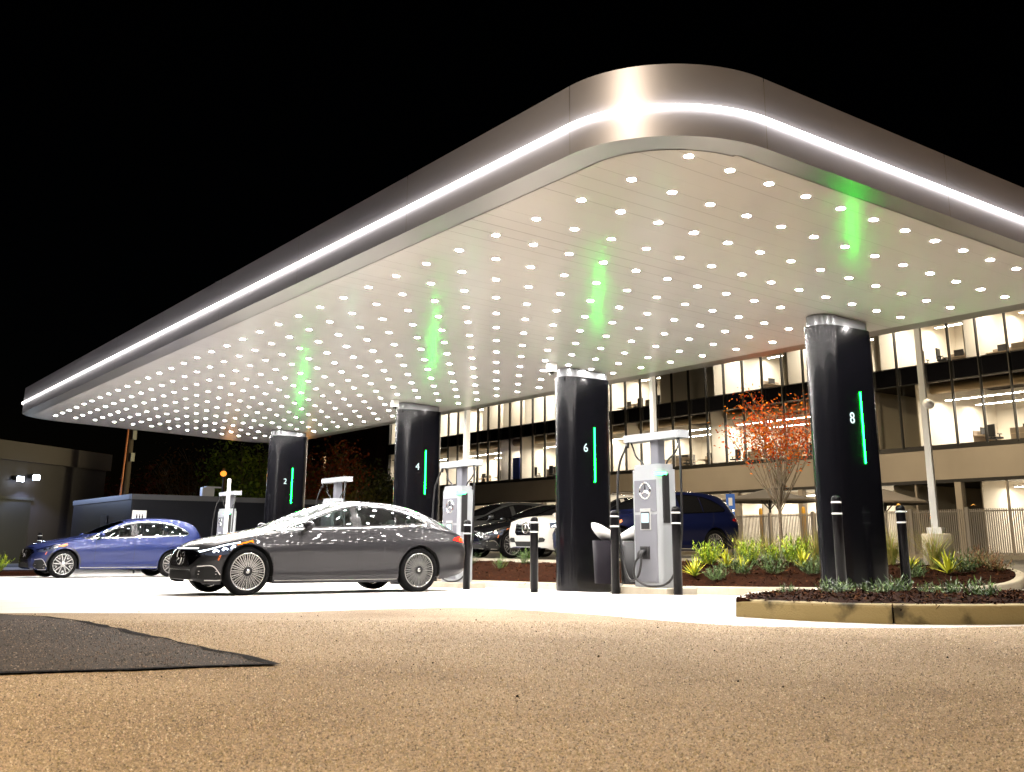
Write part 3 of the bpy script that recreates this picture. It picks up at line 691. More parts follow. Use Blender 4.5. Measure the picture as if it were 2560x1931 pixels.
M_tyre = mat('tyre', (.003, .003, .0033), .75, spec=.1)
M_rim = mat('rim silver', (.72, .72, .72), .22, .9)
M_rimd = mat('rim dark', (.02, .02, .022), .35, .5)
M_disc = mat('brake disc', (.035, .035, .037), .45, .6)
M_glass = glassmat('car glass', (.30, .35, .34), .045)
M_glassd = mat('privacy glass', (.006, .006, .007), .03, coat=1.0, spec=.8)
M_frit = mat('window surround', (.004, .004, .005), .2, coat=.05, spec=.3)
M_gloss = mat('gloss black', (.004, .004, .006), .08, coat=1.0)
M_seat = mat('car seat', (.10, .10, .10), .6); M_cabin = mat('cabin trim', (.03, .03, .032), .7)
M_drl = emat('running light', (.85, .92, 1), 4.0); M_amber = emat('amber lamp', (1, .27, .015), 2.4); M_tail = emat('tail lamp', (1, .03, .02), 3.5)
M_lens = mat('lamp lens', (.10, .12, .18), .08, .6, coat=1.0); M_taild = mat('tail lens', (.25, .01, .01), .1, coat=1.0)
M_amberd = mat('amber marker', (.6, .14, .02), .3)

def make_wheel(S, kind, car, x, sg):
    r = S['wr']; rim = S['rim']; w = .25; yo = .935 * sg
    e = bpy.data.objects.new('wheel', None); e.empty_display_size = .1; link(e, car); e.location = (x, yo - sg * w / 2, r)
    b = MB(); h = w / 2 * sg
    b.lathe([(rim, -h), (r - .03, -h), (r - .006, -h * .8), (r, -h * .4), (r, h * .4), (r - .006, h * .78), (r - .03, h * .97), (r - .07, h), (rim + .012, h * .92), (rim, h * .80)], 48, axis='y'); b.build('tyre', M_tyre, e)
    b = MB(); b.lathe([(rim, h * .86), (rim - .012, h * .90), (rim - .018, h * .82)], 40, axis='y'); b.lathe([(rim - .018, h * .82), (rim - .03, h * .5), (rim - .04, -h)], 40, axis='y', mi=1)
    y0 = h * .72; y1 = h * .90
    def spoke(a, r0, r1, w0, w1, mi, d=0.0, yy=None):
        ya = (yy if yy is not None else y1); ca, sa = math.cos(a), math.sin(a); ca2, sa2 = math.cos(a + d), math.sin(a + d)
        def P(rr, t, c, s_, y): return (rr * c - t * s_, y, rr * s_ + t * c)
        vs = [P(r0, -w0, ca, sa, ya - h * .05), P(r0, w0, ca, sa, ya - h * .05), P(r1, w1, ca2, sa2, ya), P(r1, -w1, ca2, sa2, ya),
              P(r0, -w0 * .6, ca, sa, ya - h * .3), P(r0, w0 * .6, ca, sa, ya - h * .3), P(r1, w1 * .6, ca2, sa2, ya - h * .3), P(r1, -w1 * .6, ca2, sa2, ya - h * .3)]
        b.add(vs, [(0, 1, 2, 3), (0, 4, 5, 1), (1, 5, 6, 2), (3, 2, 6, 7), (0, 3, 7, 4)], mi)
    if kind == 'multi':
        for k in range(20):
            a = 2 * math.pi * k / 20
            spoke(a - .05, .075, rim - .016, .0065, .0075, 0); spoke(a + .09, .11, rim - .016, .0045, .006, 0)
        b.lathe([(.0, h * .93), (.03, h * .93), (.034, h * .86)], 24, axis='y', mi=0); b.lathe([(.034, h * .86), (.06, h * .82), (.065, h * .5)], 24, axis='y', mi=1)
    else:
        for k in range(5):
            a = math.pi / 2 + 2 * math.pi * k / 5
            for q in (-1, 1): spoke(a + q * .10, .05, rim - .02, .013, .015, 0, q * .13)
            spoke(a + math.pi / 5, .17, rim - .02, .016, .006, 0, .17); spoke(a + math.pi / 5, .17, rim - .02, .016, .006, 0, -.17)
        b.lathe([(.0, h * .95), (.05, h * .95), (.07, h * .88), (.08, h * .7), (.08, h * .4)], 24, axis='y', mi=0)
    b.build('rim', [M_rim, M_rimd], e)
    b = MB(); b.lathe([(0, h * .38), (.19, h * .38), (.2, h * .3), (.2, h * .2), (0, h * .2)], 32, axis='y'); b.build('brake_disc', M_disc, e)
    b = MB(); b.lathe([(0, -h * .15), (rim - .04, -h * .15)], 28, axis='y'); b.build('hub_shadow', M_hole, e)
    return e

def make_car(name, S, paint, kind, wheel='multi', trim=M_chrome, clear=True, lamps=False, arch_trim=False, plate=False, detail=True):
    car = empty(name, (0, 0, 0)); B = Body(S); wb = S['wb']
    dlo = S['dlo_b'] + S['dlo_t']; dloS = catmull(S['dlo_b'], 5)[:-1] + catmull(S['dlo_t'] + [S['dlo_b'][0]], 6)[:-1] if False else None
    bot = catmull(S['dlo_b'], 5); top = catmull([S['dlo_b'][-1]] + S['dlo_t'] + [S['dlo_b'][0]], 6)
    dloS = bot[:-1] + top[:-1]
    wsh = S['ws_top'] + S['ws_end']; wsp = catmull(S['ws_top'], 5) + catmull(S['ws_end'], 5)
    wscr = wsp[:-1] + [(x, -y) for x, y in wsp[::-1]][:-1]
    rwp = [S['rw'][1], S['rw'][0]] + catmull([S['rw'][4], S['rw'][3], S['rw'][2]], 5)[:-1] + [S['rw'][2]]
    rwp = [S['rw'][0]] + [(S['rw'][1][0], 0)] + [(S['rw'][0][0], -S['rw'][0][1])] + [(S['rw'][4][0], -S['rw'][4][1]), (S['rw'][3][0], -S['rw'][3][1]), (S['rw'][2][0], 0), S['rw'][3], S['rw'][4]]
    rwp = rwp[::-1]
    holes = [('side', dloS), ('top', wscr), ('top', rwp)] if clear else []
    me = B.mesh(holes); me.materials.append(paint); body = link(bpy.data.objects.new('body', me), car)
    # wheel-arch linings and floor
    b = MB(); A = S['arch'] - .002; wz = S['wr']
    for xc in (0, wb):
        for sg in (-1, 1):
            n = 20; vs = []
            for k in range(n + 1):
                a = math.pi * (-.06 + 1.12 * k / n); xx = xc + A * math.cos(a); zz = max(wz + A * math.sin(a), .2)
                for yy in (.93, .55): vs.append((xx, sg * (yy if yy < .9 else yy), zz))
            b.add(vs, [(2 * k, 2 * k + 1, 2 * k + 3, 2 * k + 2) for k in range(n)], 0, True)
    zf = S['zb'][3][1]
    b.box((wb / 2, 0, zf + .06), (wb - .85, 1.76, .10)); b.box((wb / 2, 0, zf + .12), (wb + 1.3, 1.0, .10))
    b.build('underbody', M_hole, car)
    if arch_trim:
        b = MB()
        for xc in (0, wb):
            P = [(xc + (A + .02) * math.cos(a), wz + (A + .02) * math.sin(a)) for a in np.linspace(-.25, math.pi + .25, 30)]
            B.ribbon(b, P, 'side', .05, .006, both=True)
        b.build('arch_trim', M_black, car)
    for x in (0, wb):
        for sg in (-1, 1): make_wheel(S, wheel, car, x, sg)
    # side glass, split into door panes and quarter light, with dark surrounds and bright trim
    p0, p1 = S['pil']; q = S['qtr']
    def clip(poly, x0, x1):
        def half(P, xk, keep):
            o = []
            for i in range(len(P)):
                a, c = P[i], P[(i + 1) % len(P)]; ia, ic = keep(a[0]), keep(c[0])
                if ia: o.append(a)
                if ia != ic: t = (xk - a[0]) / (c[0] - a[0]); o.append((xk, a[1] + t * (c[1] - a[1])))
            return o
        return half(half(poly, x0, lambda x: x >= x0), x1, lambda x: x <= x1)
    G = M_glass if clear else M_glassd; small = offset_poly(dloS, .012)
    for sg in (-1, 1):
        for (a, c) in ((.0, p0), (p1, q - .015), (q + .015, 9)):
            g_ = B.decal('window', clip(small, a, c), 'side', G, .003, .07, car, (sg * -1 * -1,))
    if clear:
        b = MB(); ins = offset_poly(dloS, .020); B.ribbon(b, ins, 'side', .040, .0045, closed=True, both=True)
        for a in np.linspace(p0, p1, 3): B.ribbon(b, [(a, S['dlo_b'][2][1] + .004), (a + .0, S['dlo_b'][2][1] + .17), (a, top[len(top) // 2][1] - .01)], 'side', .075, .006, both=True)
        B.ribbon(b, [(q, bot[-8][1] + .005), (q + .03, 1.25 if S['wr'] < .39 else 1.36), (q + .05, (1.41 if S['wr'] < .39 else 1.61))], 'side', .03, .006, both=True)
        b.build('window_surround', M_frit, car)
    b = MB(); B.ribbon(b, dloS, 'side', .022, .007, closed=True, both=True); b.build('window_trim', trim, car)
    B.decal('windscreen', wscr, 'top', G, .003, .09, car)
    B.decal('rear_window', rwp, 'top', G, .003, .09, car)
    if clear:
        b = MB(); B.ribbon(b, offset_poly(wscr, .022), 'top', .05, .0045, closed=True); b.build('screen_surround', M_frit, car); b = MB(); B.ribbon(b, offset_poly(rwp, .02), 'top', .045, .0045, closed=True); b.build('screen_surround', M_frit, car)
        zfl = zf + .25; b = MB()
        b.box((1.05, 0, .92), (.35, 1.4, .14)); b.box((wb / 2 + .3, 0, zfl), (3.2, 1.5, .05)); b.box((3.35, 0, .85), (.8, 1.4, .3)); b.build('dashboard', M_cabin, car, .03)
        for sx, yy in ((1.75, -.38), (1.75, .38), (2.85, -.36), (2.85, .36)):
            b = MB(); hz = .0 if S['wr'] < .39 else .12
            b.box((sx, yy, .55 + hz), (.5, .5, .16)); b.tube([(sx + .28, yy, .58 + hz), (sx + .36, yy, .85 + hz), (sx + .44, yy, 1.12 + hz)], [.2, .22, .15], 10); b.tube([(sx + .44, yy, 1.10 + hz), (sx + .47, yy, 1.22 + hz), (sx + .47, yy, 1.27 + hz)], [.04, .10, .06], 8); b.build('seat', M_seat, car)
    # shut lines
    b = MB(); zb_ = S['zb'][3][1]; d0, d2 = S['door0'], S['door2']; pc = (p0 + p1) / 2
    def zbelt(x): return float(pchip(S['dlo_b'], np.array([x]))[0]) - .015
    B.ribbon(b, catmull([(d0, zbelt(d0)), (d0 - .03, .7), (d0 - .02, zb_ + .14)], 6), 'side', .008, .0025, both=True)
    B.ribbon(b, catmull([(pc, zbelt(pc)), (pc + .01, .7), (pc, zb_ + .14)], 6), 'side', .008, .0025, both=True)
    B.ribbon(b, catmull([(d2 + .1, zbelt(d2 + .1)), (d2 + .02, .95), (d2 - .22, .62), (d2 - .3, zb_ + .14)], 6), 'side', .008, .0025, both=True)
    B.ribbon(b, [(x, zb_ + .13) for x in np.linspace(d0 - .02, d2 - .28, 14)], 'side', .008, .0025, both=True)
    B.ribbon(b, catmull([(.6, .74), (.2, .70), (-.3, .60), (-.55, .45)], 6), 'top', .006, .0025, both=True)
    b.build('shut_line', M_hole, car)
    for x in (pc - .28, pc + .82):
        for sg in (-1, 1): b = MB(); B.ribbon(b, [(x + k * .03, zbelt(x) - .115) for k in range(8)], 'side', .026, .006, sg=sg); b.build('door_handle', paint, car)
    b = MB(); B.ribbon(b, [(x, zb_ + .05) for x in np.linspace(S['arch'] + .03, wb - S['arch'] - .03, 24)], 'side', .022 if S['wr'] > .39 else .012, .006, both=True); b.build('sill_trim', trim, car)
    # mirrors
    for sg in (-1, 1):
        zm = S['zmir']; b = MB()
        b.tube([(.92, sg * .88, zm - .13), (.96, sg * .96, zm - .07), (.98, sg * 1.0, zm - .04)], [.035, .03, .04], 8, mi=1)
        n1, n2 = 10, 14; vs = []
        for i in range(n1 + 1):
            ph = math.pi * i / n1
            for j in range(n2):
                th = 2 * math.pi * j / n2; vs.append((.99 + .085 * math.sin(ph) * math.cos(th), sg * 1.02 + .125 * math.cos(ph), zm + .075 * math.sin(ph) * math.sin(th)))
        b.add(vs, [(i * n2 + j, i * n2 + (j + 1) % n2, (i + 1) * n2 + (j + 1) % n2, (i + 1) * n2 + j) for i in range(n1) for j in range(n2)], 0, True)
        b.build('mirror', [paint, M_black], car)
    # nose
    def mir(P): return P + [(-u, v) for u, v in P[::-1] if abs(u) > 1e-6]
    dz = S['zt'][2][1] - .785
    if kind != 'boxy':
        pan = mir([(0, .43 + dz * .7), (.40, .43 + dz * .7), (.58, .50 + dz), (.70, .585 + dz), (.62, .65 + dz), (.40, .675 + dz), (0, .685 + dz)][::1])
        pan = [(0, .42 + dz * .7), (.42, .43 + dz * .7), (.60, .50 + dz), (.70, .58 + dz), (.60, .645 + dz), (.40, .672 + dz), (0, .682 + dz), (-.40, .672 + dz), (-.60, .645 + dz), (-.70, .58 + dz), (-.60, .50 + dz), (-.42, .43 + dz * .7)]
        gr = B.decal('grille_panel', pan, 'front', M_gloss, .004, .06, car)
        b = MB(); p = B.hit('front', 0, .55 + dz, .012); star(b, (p.x - .006, 0, .56 + dz), .118, .014, face='x'); b.build('star_badge', M_chrome, gr)
        for sg in (-1, 1):
            hl = B.decal('headlight', [(-.40, .725 + dz), (-.62, .64 + dz), (-.72, .60 + dz), (-.60, .585 + dz), (-.40, .60 + dz), (-.18, .70 + dz), (.02, .765 + dz), (-.1, .785 + dz), (-.28, .765 + dz)], 'side', M_lens, .007, .05, car, (-sg * -1,))
            b = MB(); B.ribbon(b, catmull([(-.72, .645 + dz), (-.55, .70 + dz), (-.36, .755 + dz), (-.14, .795 + dz)], 6), 'side', .020, .010, sg=sg); b.build('running_light', M_drl if lamps else M_chrome, hl)
            b = MB()
            for k in range(3): B.ribbon(b, catmull([(-.56 + k * .13, .635 + dz + k * .03), (-.52 + k * .13, .67 + dz + k * .03), (-.48 + k * .13, .645 + dz + k * .035)], 4), 'side', .028, .012, sg=sg)
            b.build('lamp_module', M_drl if lamps else M_chrome, hl)
            B.decal('turn_signal', [(-.20, .745 + dz), (-.06, .80 + dz), (.06, .835 + dz), (.07, .78 + dz), (-.04, .735 + dz)], 'side', M_amber if lamps else M_amberd, .012, .04, car, (-sg * -1,))
            b = MB(); B.ribbon(b, [(.03 - .42 * 0 - .46 + .03, .60 + dz), (-.40, .66 + dz)], 'side', .02, .006, sg=sg)
            mk = catmull([(-.43, .55 + dz), (-.39, .61 + dz), (-.34, .66 + dz)], 3) if False else [(-S['arch'] - .07, .52 + dz), (-S['arch'] - .035, .60 + dz)]
            b = MB(); B.ribbon(b, mk, 'side', .022, .006, sg=sg); b.build('side_marker', M_amberd, car)
            iv = B.decal('air_intake', [(-.70, .27), (-.42, .255), (-.46, .36), (-.56, .43 + dz * .6), (-.74, .43 + dz * .6), (-.79, .36)][::-1], 'side', M_hole, .004, .04, car, (-sg * -1,))
            b = MB(); B.ribbon(b, catmull([(-.76, .44 + dz * .6), (-.58, .45 + dz * .6), (-.47, .37), (-.42, .26), (-.66, .25)], 5), 'side', .014, .009, sg=sg)
            for k in range(3): B.ribbon(b, [(-.74, .30 + .045 * k), (-.50, .30 + .045 * k)], 'side', .010, .010, sg=sg)
            b.build('intake_trim', trim, iv)
        lo = B.decal('lower_grille', [(0, .255), (.48, .255), (.55, .30), (.50, .36 + dz * .4), (0, .375 + dz * .4), (-.50, .36 + dz * .4), (-.55, .30), (-.48, .255)], 'front', M_hole, .004, .06, car)
        b = MB(); B.ribbon(b, [(u, .245) for u in np.linspace(-.6, .6, 15)], 'front', .02, .008); B.ribbon(b, [(u, .39 + dz * .4) for u in np.linspace(-.5, .5, 12)], 'front', .012, .008); b.build('splitter_trim', trim, lo)
        b = MB(); B.ribbon(b, [(u, .70 + dz) for u in np.linspace(-.52, .52, 20)], 'front', .016, .008); b.build('light_bar', M_drl if lamps else M_chrome, car)
    else:
        gr = B.decal('grille_panel', [(-.44, .62), (.44, .62), (.52, .70), (.50, .93), (.40, 1.0), (-.40, 1.0), (-.50, .93), (-.52, .70)], 'front', M_gloss, .004, .06, car)
        b = MB()
        for z in (.72, .81, .90): B.ribbon(b, [(u, z) for u in np.linspace(-.46, .46, 14)], 'front', .035, .014)
        b.build('grille_bar', M_chrome, gr)
        b = MB(); p = B.hit('front', 0, .81, .03); star(b, (p.x - .01, 0, .81), .15, .02, face='x'); b.build('star_badge', M_chrome, gr)
        for sg in (-1, 1):
            B.decal('headlight', [(-.76, .80), (-.50, .83), (-.28, .90), (-.25, .95), (-.45, .97), (-.74, .95)], 'side', M_lens, .005, .04, car, (sg,))
            b = MB(); B.ribbon(b, catmull([(-.74, .95), (-.5, .97), (-.28, .95), (-.30, .89)], 5), 'side', .018, .009, sg=sg); B.ribbon(b, catmull([(-.72, .83), (-.6, .88), (-.45, .85)], 5), 'side', .02, .009, sg=sg); b.build('running_light', M_drl, car)
            B.decal('turn_signal', [(-.30, .88), (-.22, .91), (-.22, .95), (-.29, .94)], 'side', M_amberd, .009, .04, car, (sg,))
            B.decal('air_intake', [(.50, .43), (.74, .45), (.78, .52), (.70, .56), (.54, .56)] if sg > 0 else [(-.54, .56), (-.70, .56), (-.78, .52), (-.74, .45), (-.50, .43)], 'front', M_hole, .004, .05, car)
        B.decal('lower_grille', [(-.45, .33), (.45, .33), (.52, .46), (-.52, .46)], 'front', M_hole, .004, .06, car)
        b = MB(); B.ribbon(b, [(u, .30) for u in np.linspace(-.62, .62, 15)], 'front', .03, .01); b.build('skid_plate', M_chrome, car)
        b = MB(); b.tube([(1.7, -.66, 1.79), (2.0, -.67, 1.835), (3.5, -.67, 1.845), (3.75, -.66, 1.81)], .016, 8); b.build('roof_rail', M_chrome, car)
        b = MB(); b.tube([(1.7, .66, 1.79), (2.0, .67, 1.835), (3.5, .67, 1.845), (3.75, .66, 1.81)], .016, 8); b.build('roof_rail', M_chrome, car)
    # tail
    xt = S['zt'][-1][0]; zl = .885 if S['wr'] < .39 else 1.0
    for sg in (-1, 1):
        tl = B.decal('tail_light', [(xt - .42, zl + .02), (xt - .18, zl - .02), (xt - .02, zl - .03), (xt - .02, zl + .075), (xt - .16, zl + .095), (xt - .34, zl + .065)], 'side', M_tail if lamps else M_taild, .006, .04, car, (sg,))
        if lamps:
            b = MB()
            for k in range(3): B.ribbon(b, [(xt - .24 + k * .06, zl + .0), (xt - .21 + k * .06, zl + .06)], 'side', .022, .010, sg=sg)
            b.build('lamp_module', M_amber, tl)
    b = MB(); B.ribbon(b, [(u, zl + .03) for u in np.linspace(-.55, .55, 16)], 'rear', .05, .005); b.build('rear_light_bar', M_tail if lamps else M_taild, car)
    dif = B.decal('rear_bumper_insert', [(-.6, S['zb'][-1][1] + .02), (.6, S['zb'][-1][1] + .02), (.6, S['zb'][-1][1] + .14), (-.6, S['zb'][-1][1] + .14)], 'rear', M_black, .004, .06, car)
    B.bm.free()
    return car
def paint(name, col, metal=.55, rough=.3): return mat(name, col, rough, metal, coat=1.0, coat_rough=.010, spec=.1, coat_ior=1.27)
def place(c, x, y, heading, z=None):
    c.location = (x, y, gz(x + 1.6 * math.cos(heading), y + 1.6 * math.sin(heading)) if z is None else z); c.rotation_euler = (0, 0, heading)
    return c

P_grey = paint('sedan grey paint', (.020, .0195, .022), .2, .42); P_blue = paint('blue paint', (.014, .021, .078), .3, .4); P_navy = paint('navy paint', (.003, .005, .028), .2, .4)
P_black = paint('black paint', (.004, .004, .005), .2); P_silver = paint('silver grey paint', (.06, .063, .067)); P_white = paint('white car paint', (.45, .44, .42), 0.0)
c = make_car('parked_sedan', SEDAN, P_grey, 'sleek', 'multi', lamps=True)
tag(place(c, -.565, 10.68, R(0.5)), 'sleek grey sedan with lights on parked under the canopy', 'car', 'cars at the charging canopy')
c = make_car('parked_suv', SUVC, P_blue, 'sleek', 'five', arch_trim=True)
tag(place(c, .22, 26.99, R(3)), 'metallic blue rounded SUV at the far left bay', 'car', 'cars at the charging canopy')
c = make_car('parked_suv', SUVC, P_navy, 'sleek', 'five', clear=False)
tag(place(c, 9.95, 13.7, R(0)), 'dark navy SUV parked behind the nearest charger, tail to the right', 'car', 'cars parked behind the planting bed')
c = make_car('parked_suv', BOXY, P_white, 'boxy', 'five', clear=False)
tag(place(c, 10.75, 16.6, R(2)), 'white boxy SUV with barred grille facing the bed', 'car', 'cars parked behind the planting bed')
c = make_car('parked_sedan', SEDAN, P_black, 'sleek', 'five', clear=False)
tag(place(c, 10.7, 19.3, R(0)), 'low black sedan tucked between the white and the grey SUV', 'car', 'cars parked behind the planting bed')
c = make_car('parked_suv', SUVC, P_silver, 'sleek', 'multi', clear=False)
tag(place(c, 10.9, 22.3, R(0)), 'dark silver SUV at the far end of the row behind the bed', 'car', 'cars parked behind the planting bed')

# ------------------------------------------------------------------ planting beds
def resample(P, n):
    P = np.array(P, float); d = np.r_[0, np.cumsum(np.linalg.norm(np.diff(P, axis=0), axis=1))]; q = np.linspace(0, d[-1], n)
    return np.c_[np.interp(q, d, P[:, 0]), np.interp(q, d, P[:, 1])]
def curb(name, path, w, hgt, parent, zf=None, inward=1, cap=True):
    P = np.array(path); b = MB(); vs = []; n = len(P)
    for i in range(n):
        t = P[min(i + 1, n - 1)] - P[max(i - 1, 0)]; t /= max(np.linalg.norm(t), 1e-9); nn = np.array([-t[1], t[0]]) * inward
        z = (zf or gz)(*P[i])
        for o, h_ in ((-.01, -.1), (.0, hgt - .030), (.010, hgt - .010), (.032, hgt), (w, hgt), (w, -.1)):
            q = P[i] + nn * o; vs.append((q[0], q[1], z + h_))
    b.add(vs, [(i * 6 + e, i * 6 + e + 1, (i + 1) * 6 + e + 1, (i + 1) * 6 + e) for i in range(n - 1) for e in range(5)], 0, False)
    b.add(vs, [(0, 1, 2, 3, 4, 5), tuple((n - 1) * 6 + e for e in (5, 4, 3, 2, 1, 0))])
    return b.build(name, M_curb, parent)
def mulch(name, F, Bk, zfF, zfB, mound, parent, m=16):
    n = len(F); b = MB(); vs = []
    for i in range(n):
        wd = np.linalg.norm(F[i] - Bk[i])
        for k in range(m + 1):
            t = k / m; p = F[i] + (Bk[i] - F[i]) * t; z = (1 - t) * zfF(*F[i]) + t * zfB(*Bk[i]) + mound * min(1, wd / 3) * math.sin(math.pi * min(1, t * 1.1)) ** .7 * (1 if t < .95 else .6)
            z += rng.normal(0, .012) if 0 < k < m else -.03
            vs.append((p[0], p[1], z))
    b.add(vs, [(i * (m + 1) + k, i * (m + 1) + k + 1, (i + 1) * (m + 1) + k + 1, (i + 1) * (m + 1) + k) for i in range(n - 1) for k in range(m)], 0, True)
    o = b.build(name, M_mulch, parent)
    return o, BVHTree.FromPolygons([Vector(v) for v in b.v], b.f)
M_chip = [mat('bark chip', (.030, .010, .003), .9, spec=.05), mat('dark bark chip', (.010, .004, .002), .9, spec=.05), mat('pale bark chip', (.08, .032, .011), .9, spec=.05)]
def chips(name, bvh, xr, yr, n, size, parent):
    b = MB()
    for _ in range(n):
        x, y = rng.uniform(*xr), rng.uniform(*yr); h_ = bvh.ray_cast(Vector((x, y, 5)), Vector((0, 0, -1)))
        if h_[0] is None: continue
        L, w = size * rng.uniform(.5, 1.6), size * rng.uniform(.12, .35); e = Euler((rng.normal(0, .45), rng.normal(0, .45), rng.uniform(0, 6.28))).to_matrix(); c = h_[0] + Vector((0, 0, .012))
        b.add([c + e @ Vector(v) for v in ((-L, -w, 0), (L, -w, 0), (L, w, .0), (-L, w, 0))], [(0, 1, 2, 3)], int(rng.choice([0, 0, 1, 1, 2])))
    o = b.build(name, M_chip, parent, fix=False); o['kind'] = 'stuff'; return o
bed = empty('planting_bed', (0, 0, 0), 0, 'long kerbed mulch bed behind the columns, with shrubs and a young tree', 'planting bed')
front = resample(catmull([(7.45, 32), (7.4, 20), (7.35, 12), (7.45, 9), (7.55, 7.6), (7.6, 6.4), (7.8, 5.1), (8.3, 4.35), (9.0, 3.9), (9.8, 3.5), (10.8, 3.3), (11.8, 3.75), (12.5, 4.6), (12.9, 5.5)], 8), 130)
back = resample(catmull([(8.75, 32), (8.75, 20), (8.75, 12.6), (9.3, 11.5), (10.6, 11.0), (12.3, 10.4), (13.1, 9.2), (13.25, 8.0), (13.2, 7.0), (12.9, 5.5)], 8), 130)
curb('curb', front, .16, .15, bed, inward=1); curb('curb', back[:-1], .15, .09, bed, lambda x, y: max(gz(x, y), .40), inward=-1)
mo, bed_bvh = mulch('mulch', front + np.array([(0, 0)]) , back, lambda x, y: gz(x, y) + .12, lambda x, y: max(gz(x, y), .40) + .06, .10, bed)
chips('bark_chips', bed_bvh, (7.3, 13), (3.4, 20), 7000, .032, bed)
isl = empty('kerbed_island', (0, 0, 0), 0, 'near kerbed island of dark mulch with a stained concrete kerb', 'planting bed')
if_ = resample(catmull([(.775, .36), (.79, -.1), (.86, -.55), (1.17, -1.2), (1.7, -1.6), (2.2, -1.83), (3.2, -2.15), (5, -2.6), (8, -3.0)], 8), 90)
ib_ = resample(catmull([(.775, .37), (1.5, 1.0), (2.6, 1.75), (4.0, 2.0), (6.0, 1.6), (8.5, .4)], 8), 90)
M_stain = mat('stained kerb', (.045, .036, .016), .85, col2=(.36, .29, .14), nscale=3.2, lo=.36, hi=.50, bump=.25, bscale=60, detail=9)
seg = 17
ck = curb('curb', if_[:seg], .17, .165, isl, inward=1); ck.data.materials[0] = M_stain
ck = curb('curb', np.vstack([if_[seg - 1] + (if_[seg] - if_[seg - 1]) * .18, if_[seg:]]), .17, .165, isl, inward=1); ck.data.materials[0] = M_stain
curb('curb', ib_, .17, .165, isl, inward=-1)
mo, isl_bvh = mulch('mulch', if_, ib_, lambda x, y: gz(x, y) + .155, lambda x, y: gz(x, y) + .15, .03, isl)
chips('bark_chips', isl_bvh, (.8, 6), (-2.4, 2.1), 9000, .024, isl)

# ------------------------------------------------------------------ plants
def blade(b, p, yaw, L, w, lean, droop, mi=0, n=4):
    vs = []
    for i in range(n + 1):
        t = i / n; r = L * (math.sin(lean) * t + droop * t * t * .5); z = L * (math.cos(lean) * t - droop * t * t * .35); ww = w * (1 - t ** 2.2) * (0.6 + .8 * min(t * 3, 1)) * .5 + .0008
        for s_ in (-1, 1): vs.append((p[0] + r * math.cos(yaw) - s_ * ww * math.sin(yaw), p[1] + r * math.sin(yaw) + s_ * ww * math.cos(yaw), p[2] + z))
    b.add(vs, [(2 * i, 2 * i + 1, 2 * i + 3, 2 * i + 2) for i in range(n)], mi, False)
LY = [mat('yucca yellow', (.52, .52, .03), .5), mat('yucca green', (.16, .24, .03), .5)]
LB = [mat('bright leaf', (.30, .44, .02), .5), mat('mid leaf', (.10, .19, .02), .5), mat('yellow leaf', (.50, .52, .03), .5)]
LG = [mat('low leaf', (.035, .075, .022), .5), mat('low leaf light', (.07, .13, .03), .5)]
LO = [mat('rust leaf', (.20, .075, .02), .6), mat('olive leaf', (.10, .09, .02), .6)]
LT = [mat('dry grass', (.36, .30, .08), .7), mat('green grass', (.20, .25, .04), .7)]
def yucca(n=34, s=.42):
    b = MB()
    for k in range(n): blade(b, (0, 0, .03), k * 2.399, s * random.uniform(.7, 1.1), .035, random.uniform(.2, 1.25), random.uniform(0, .35), 0 if random.random() < .75 else 1)
    return b.build('yucca', LY, None, fix=False)
def sprigs(name, mats, n=46, s=.42, lv=20, spread=.8, ll=.06):
    b = MB()
    for k in range(n):
        a = random.uniform(0, 6.28); le = random.uniform(0, spread); L = s * random.uniform(.55, 1.05); r0 = random.uniform(0, .12)
        p = Vector((r0 * math.cos(a), r0 * math.sin(a), 0)); d = Vector((math.sin(le) * math.cos(a), math.sin(le) * math.sin(a), math.cos(le)))
        mi = random.choice([0, 0, 1, len(mats) - 1])
        for j in range(lv):
            q = p + d * (L * (.15 + .85 * j / lv)); blade(b, q, random.uniform(0, 6.28), ll * random.uniform(.7, 1.2), ll * .35, random.uniform(.4, 1.2), .1, mi, 1)
    return b.build(name, mats, None, fix=False)
def tuft(n=150, s=.85):
    b = MB()
    for k in range(n): blade(b, (random.uniform(-.06, .06), random.uniform(-.06, .06), 0), random.uniform(0, 6.28), s * random.uniform(.55, 1.1), .009, random.uniform(.02, .5), random.uniform(.1, .9), 0 if random.random() < .6 else 1, 5)
    return b.build('grass_tuft', LT, None, fix=False)
protos = {'yucca': yucca(), 'shrub': sprigs('leafy_shrub', LB, 60, .50, 18, .85, .075), 'low': sprigs('low_shrub', LG, 46, .38, 18, 1.05, .055), 'rust': sprigs('rust_shrub', LO, 60, .34, 14, 1.25, .05), 'grass': tuft(), 'sprig': sprigs('upright_shrub', LG + [LB[1]], 34, .46, 22, .75, .05), 'isl': sprigs('ground_plant', [LG[0], LG[1], LB[1]], 40, .17, 9, 1.2, .05)}
used = set()
def plant(kind, x, y, sc, label, group, bvh=bed_bvh):
    o = protos[kind] if kind not in used else protos[kind].copy()
    if kind in used: link(o)
    used.add(kind)
    h_ = bvh.ray_cast(Vector((x, y, 5)), Vector((0, 0, -1))); z = h_[0].z if h_[0] is not None else gz(x, y)
    o.location = (x, y, z - .01); o.rotation_euler = (0, 0, random.uniform(0, 6.28)); o.scale = (sc, sc, sc)
    return tag(o, label, 'plant', group)
gY, gS, gL, gG, gC, gI = 'spiky yellow yuccas in the bed', 'bright leafy shrubs in the bed', 'low dark shrubs in the mulch', 'feathery grass tufts at the back of the bed', 'small upright shrubs in the narrow bed', 'low plants on the near island'
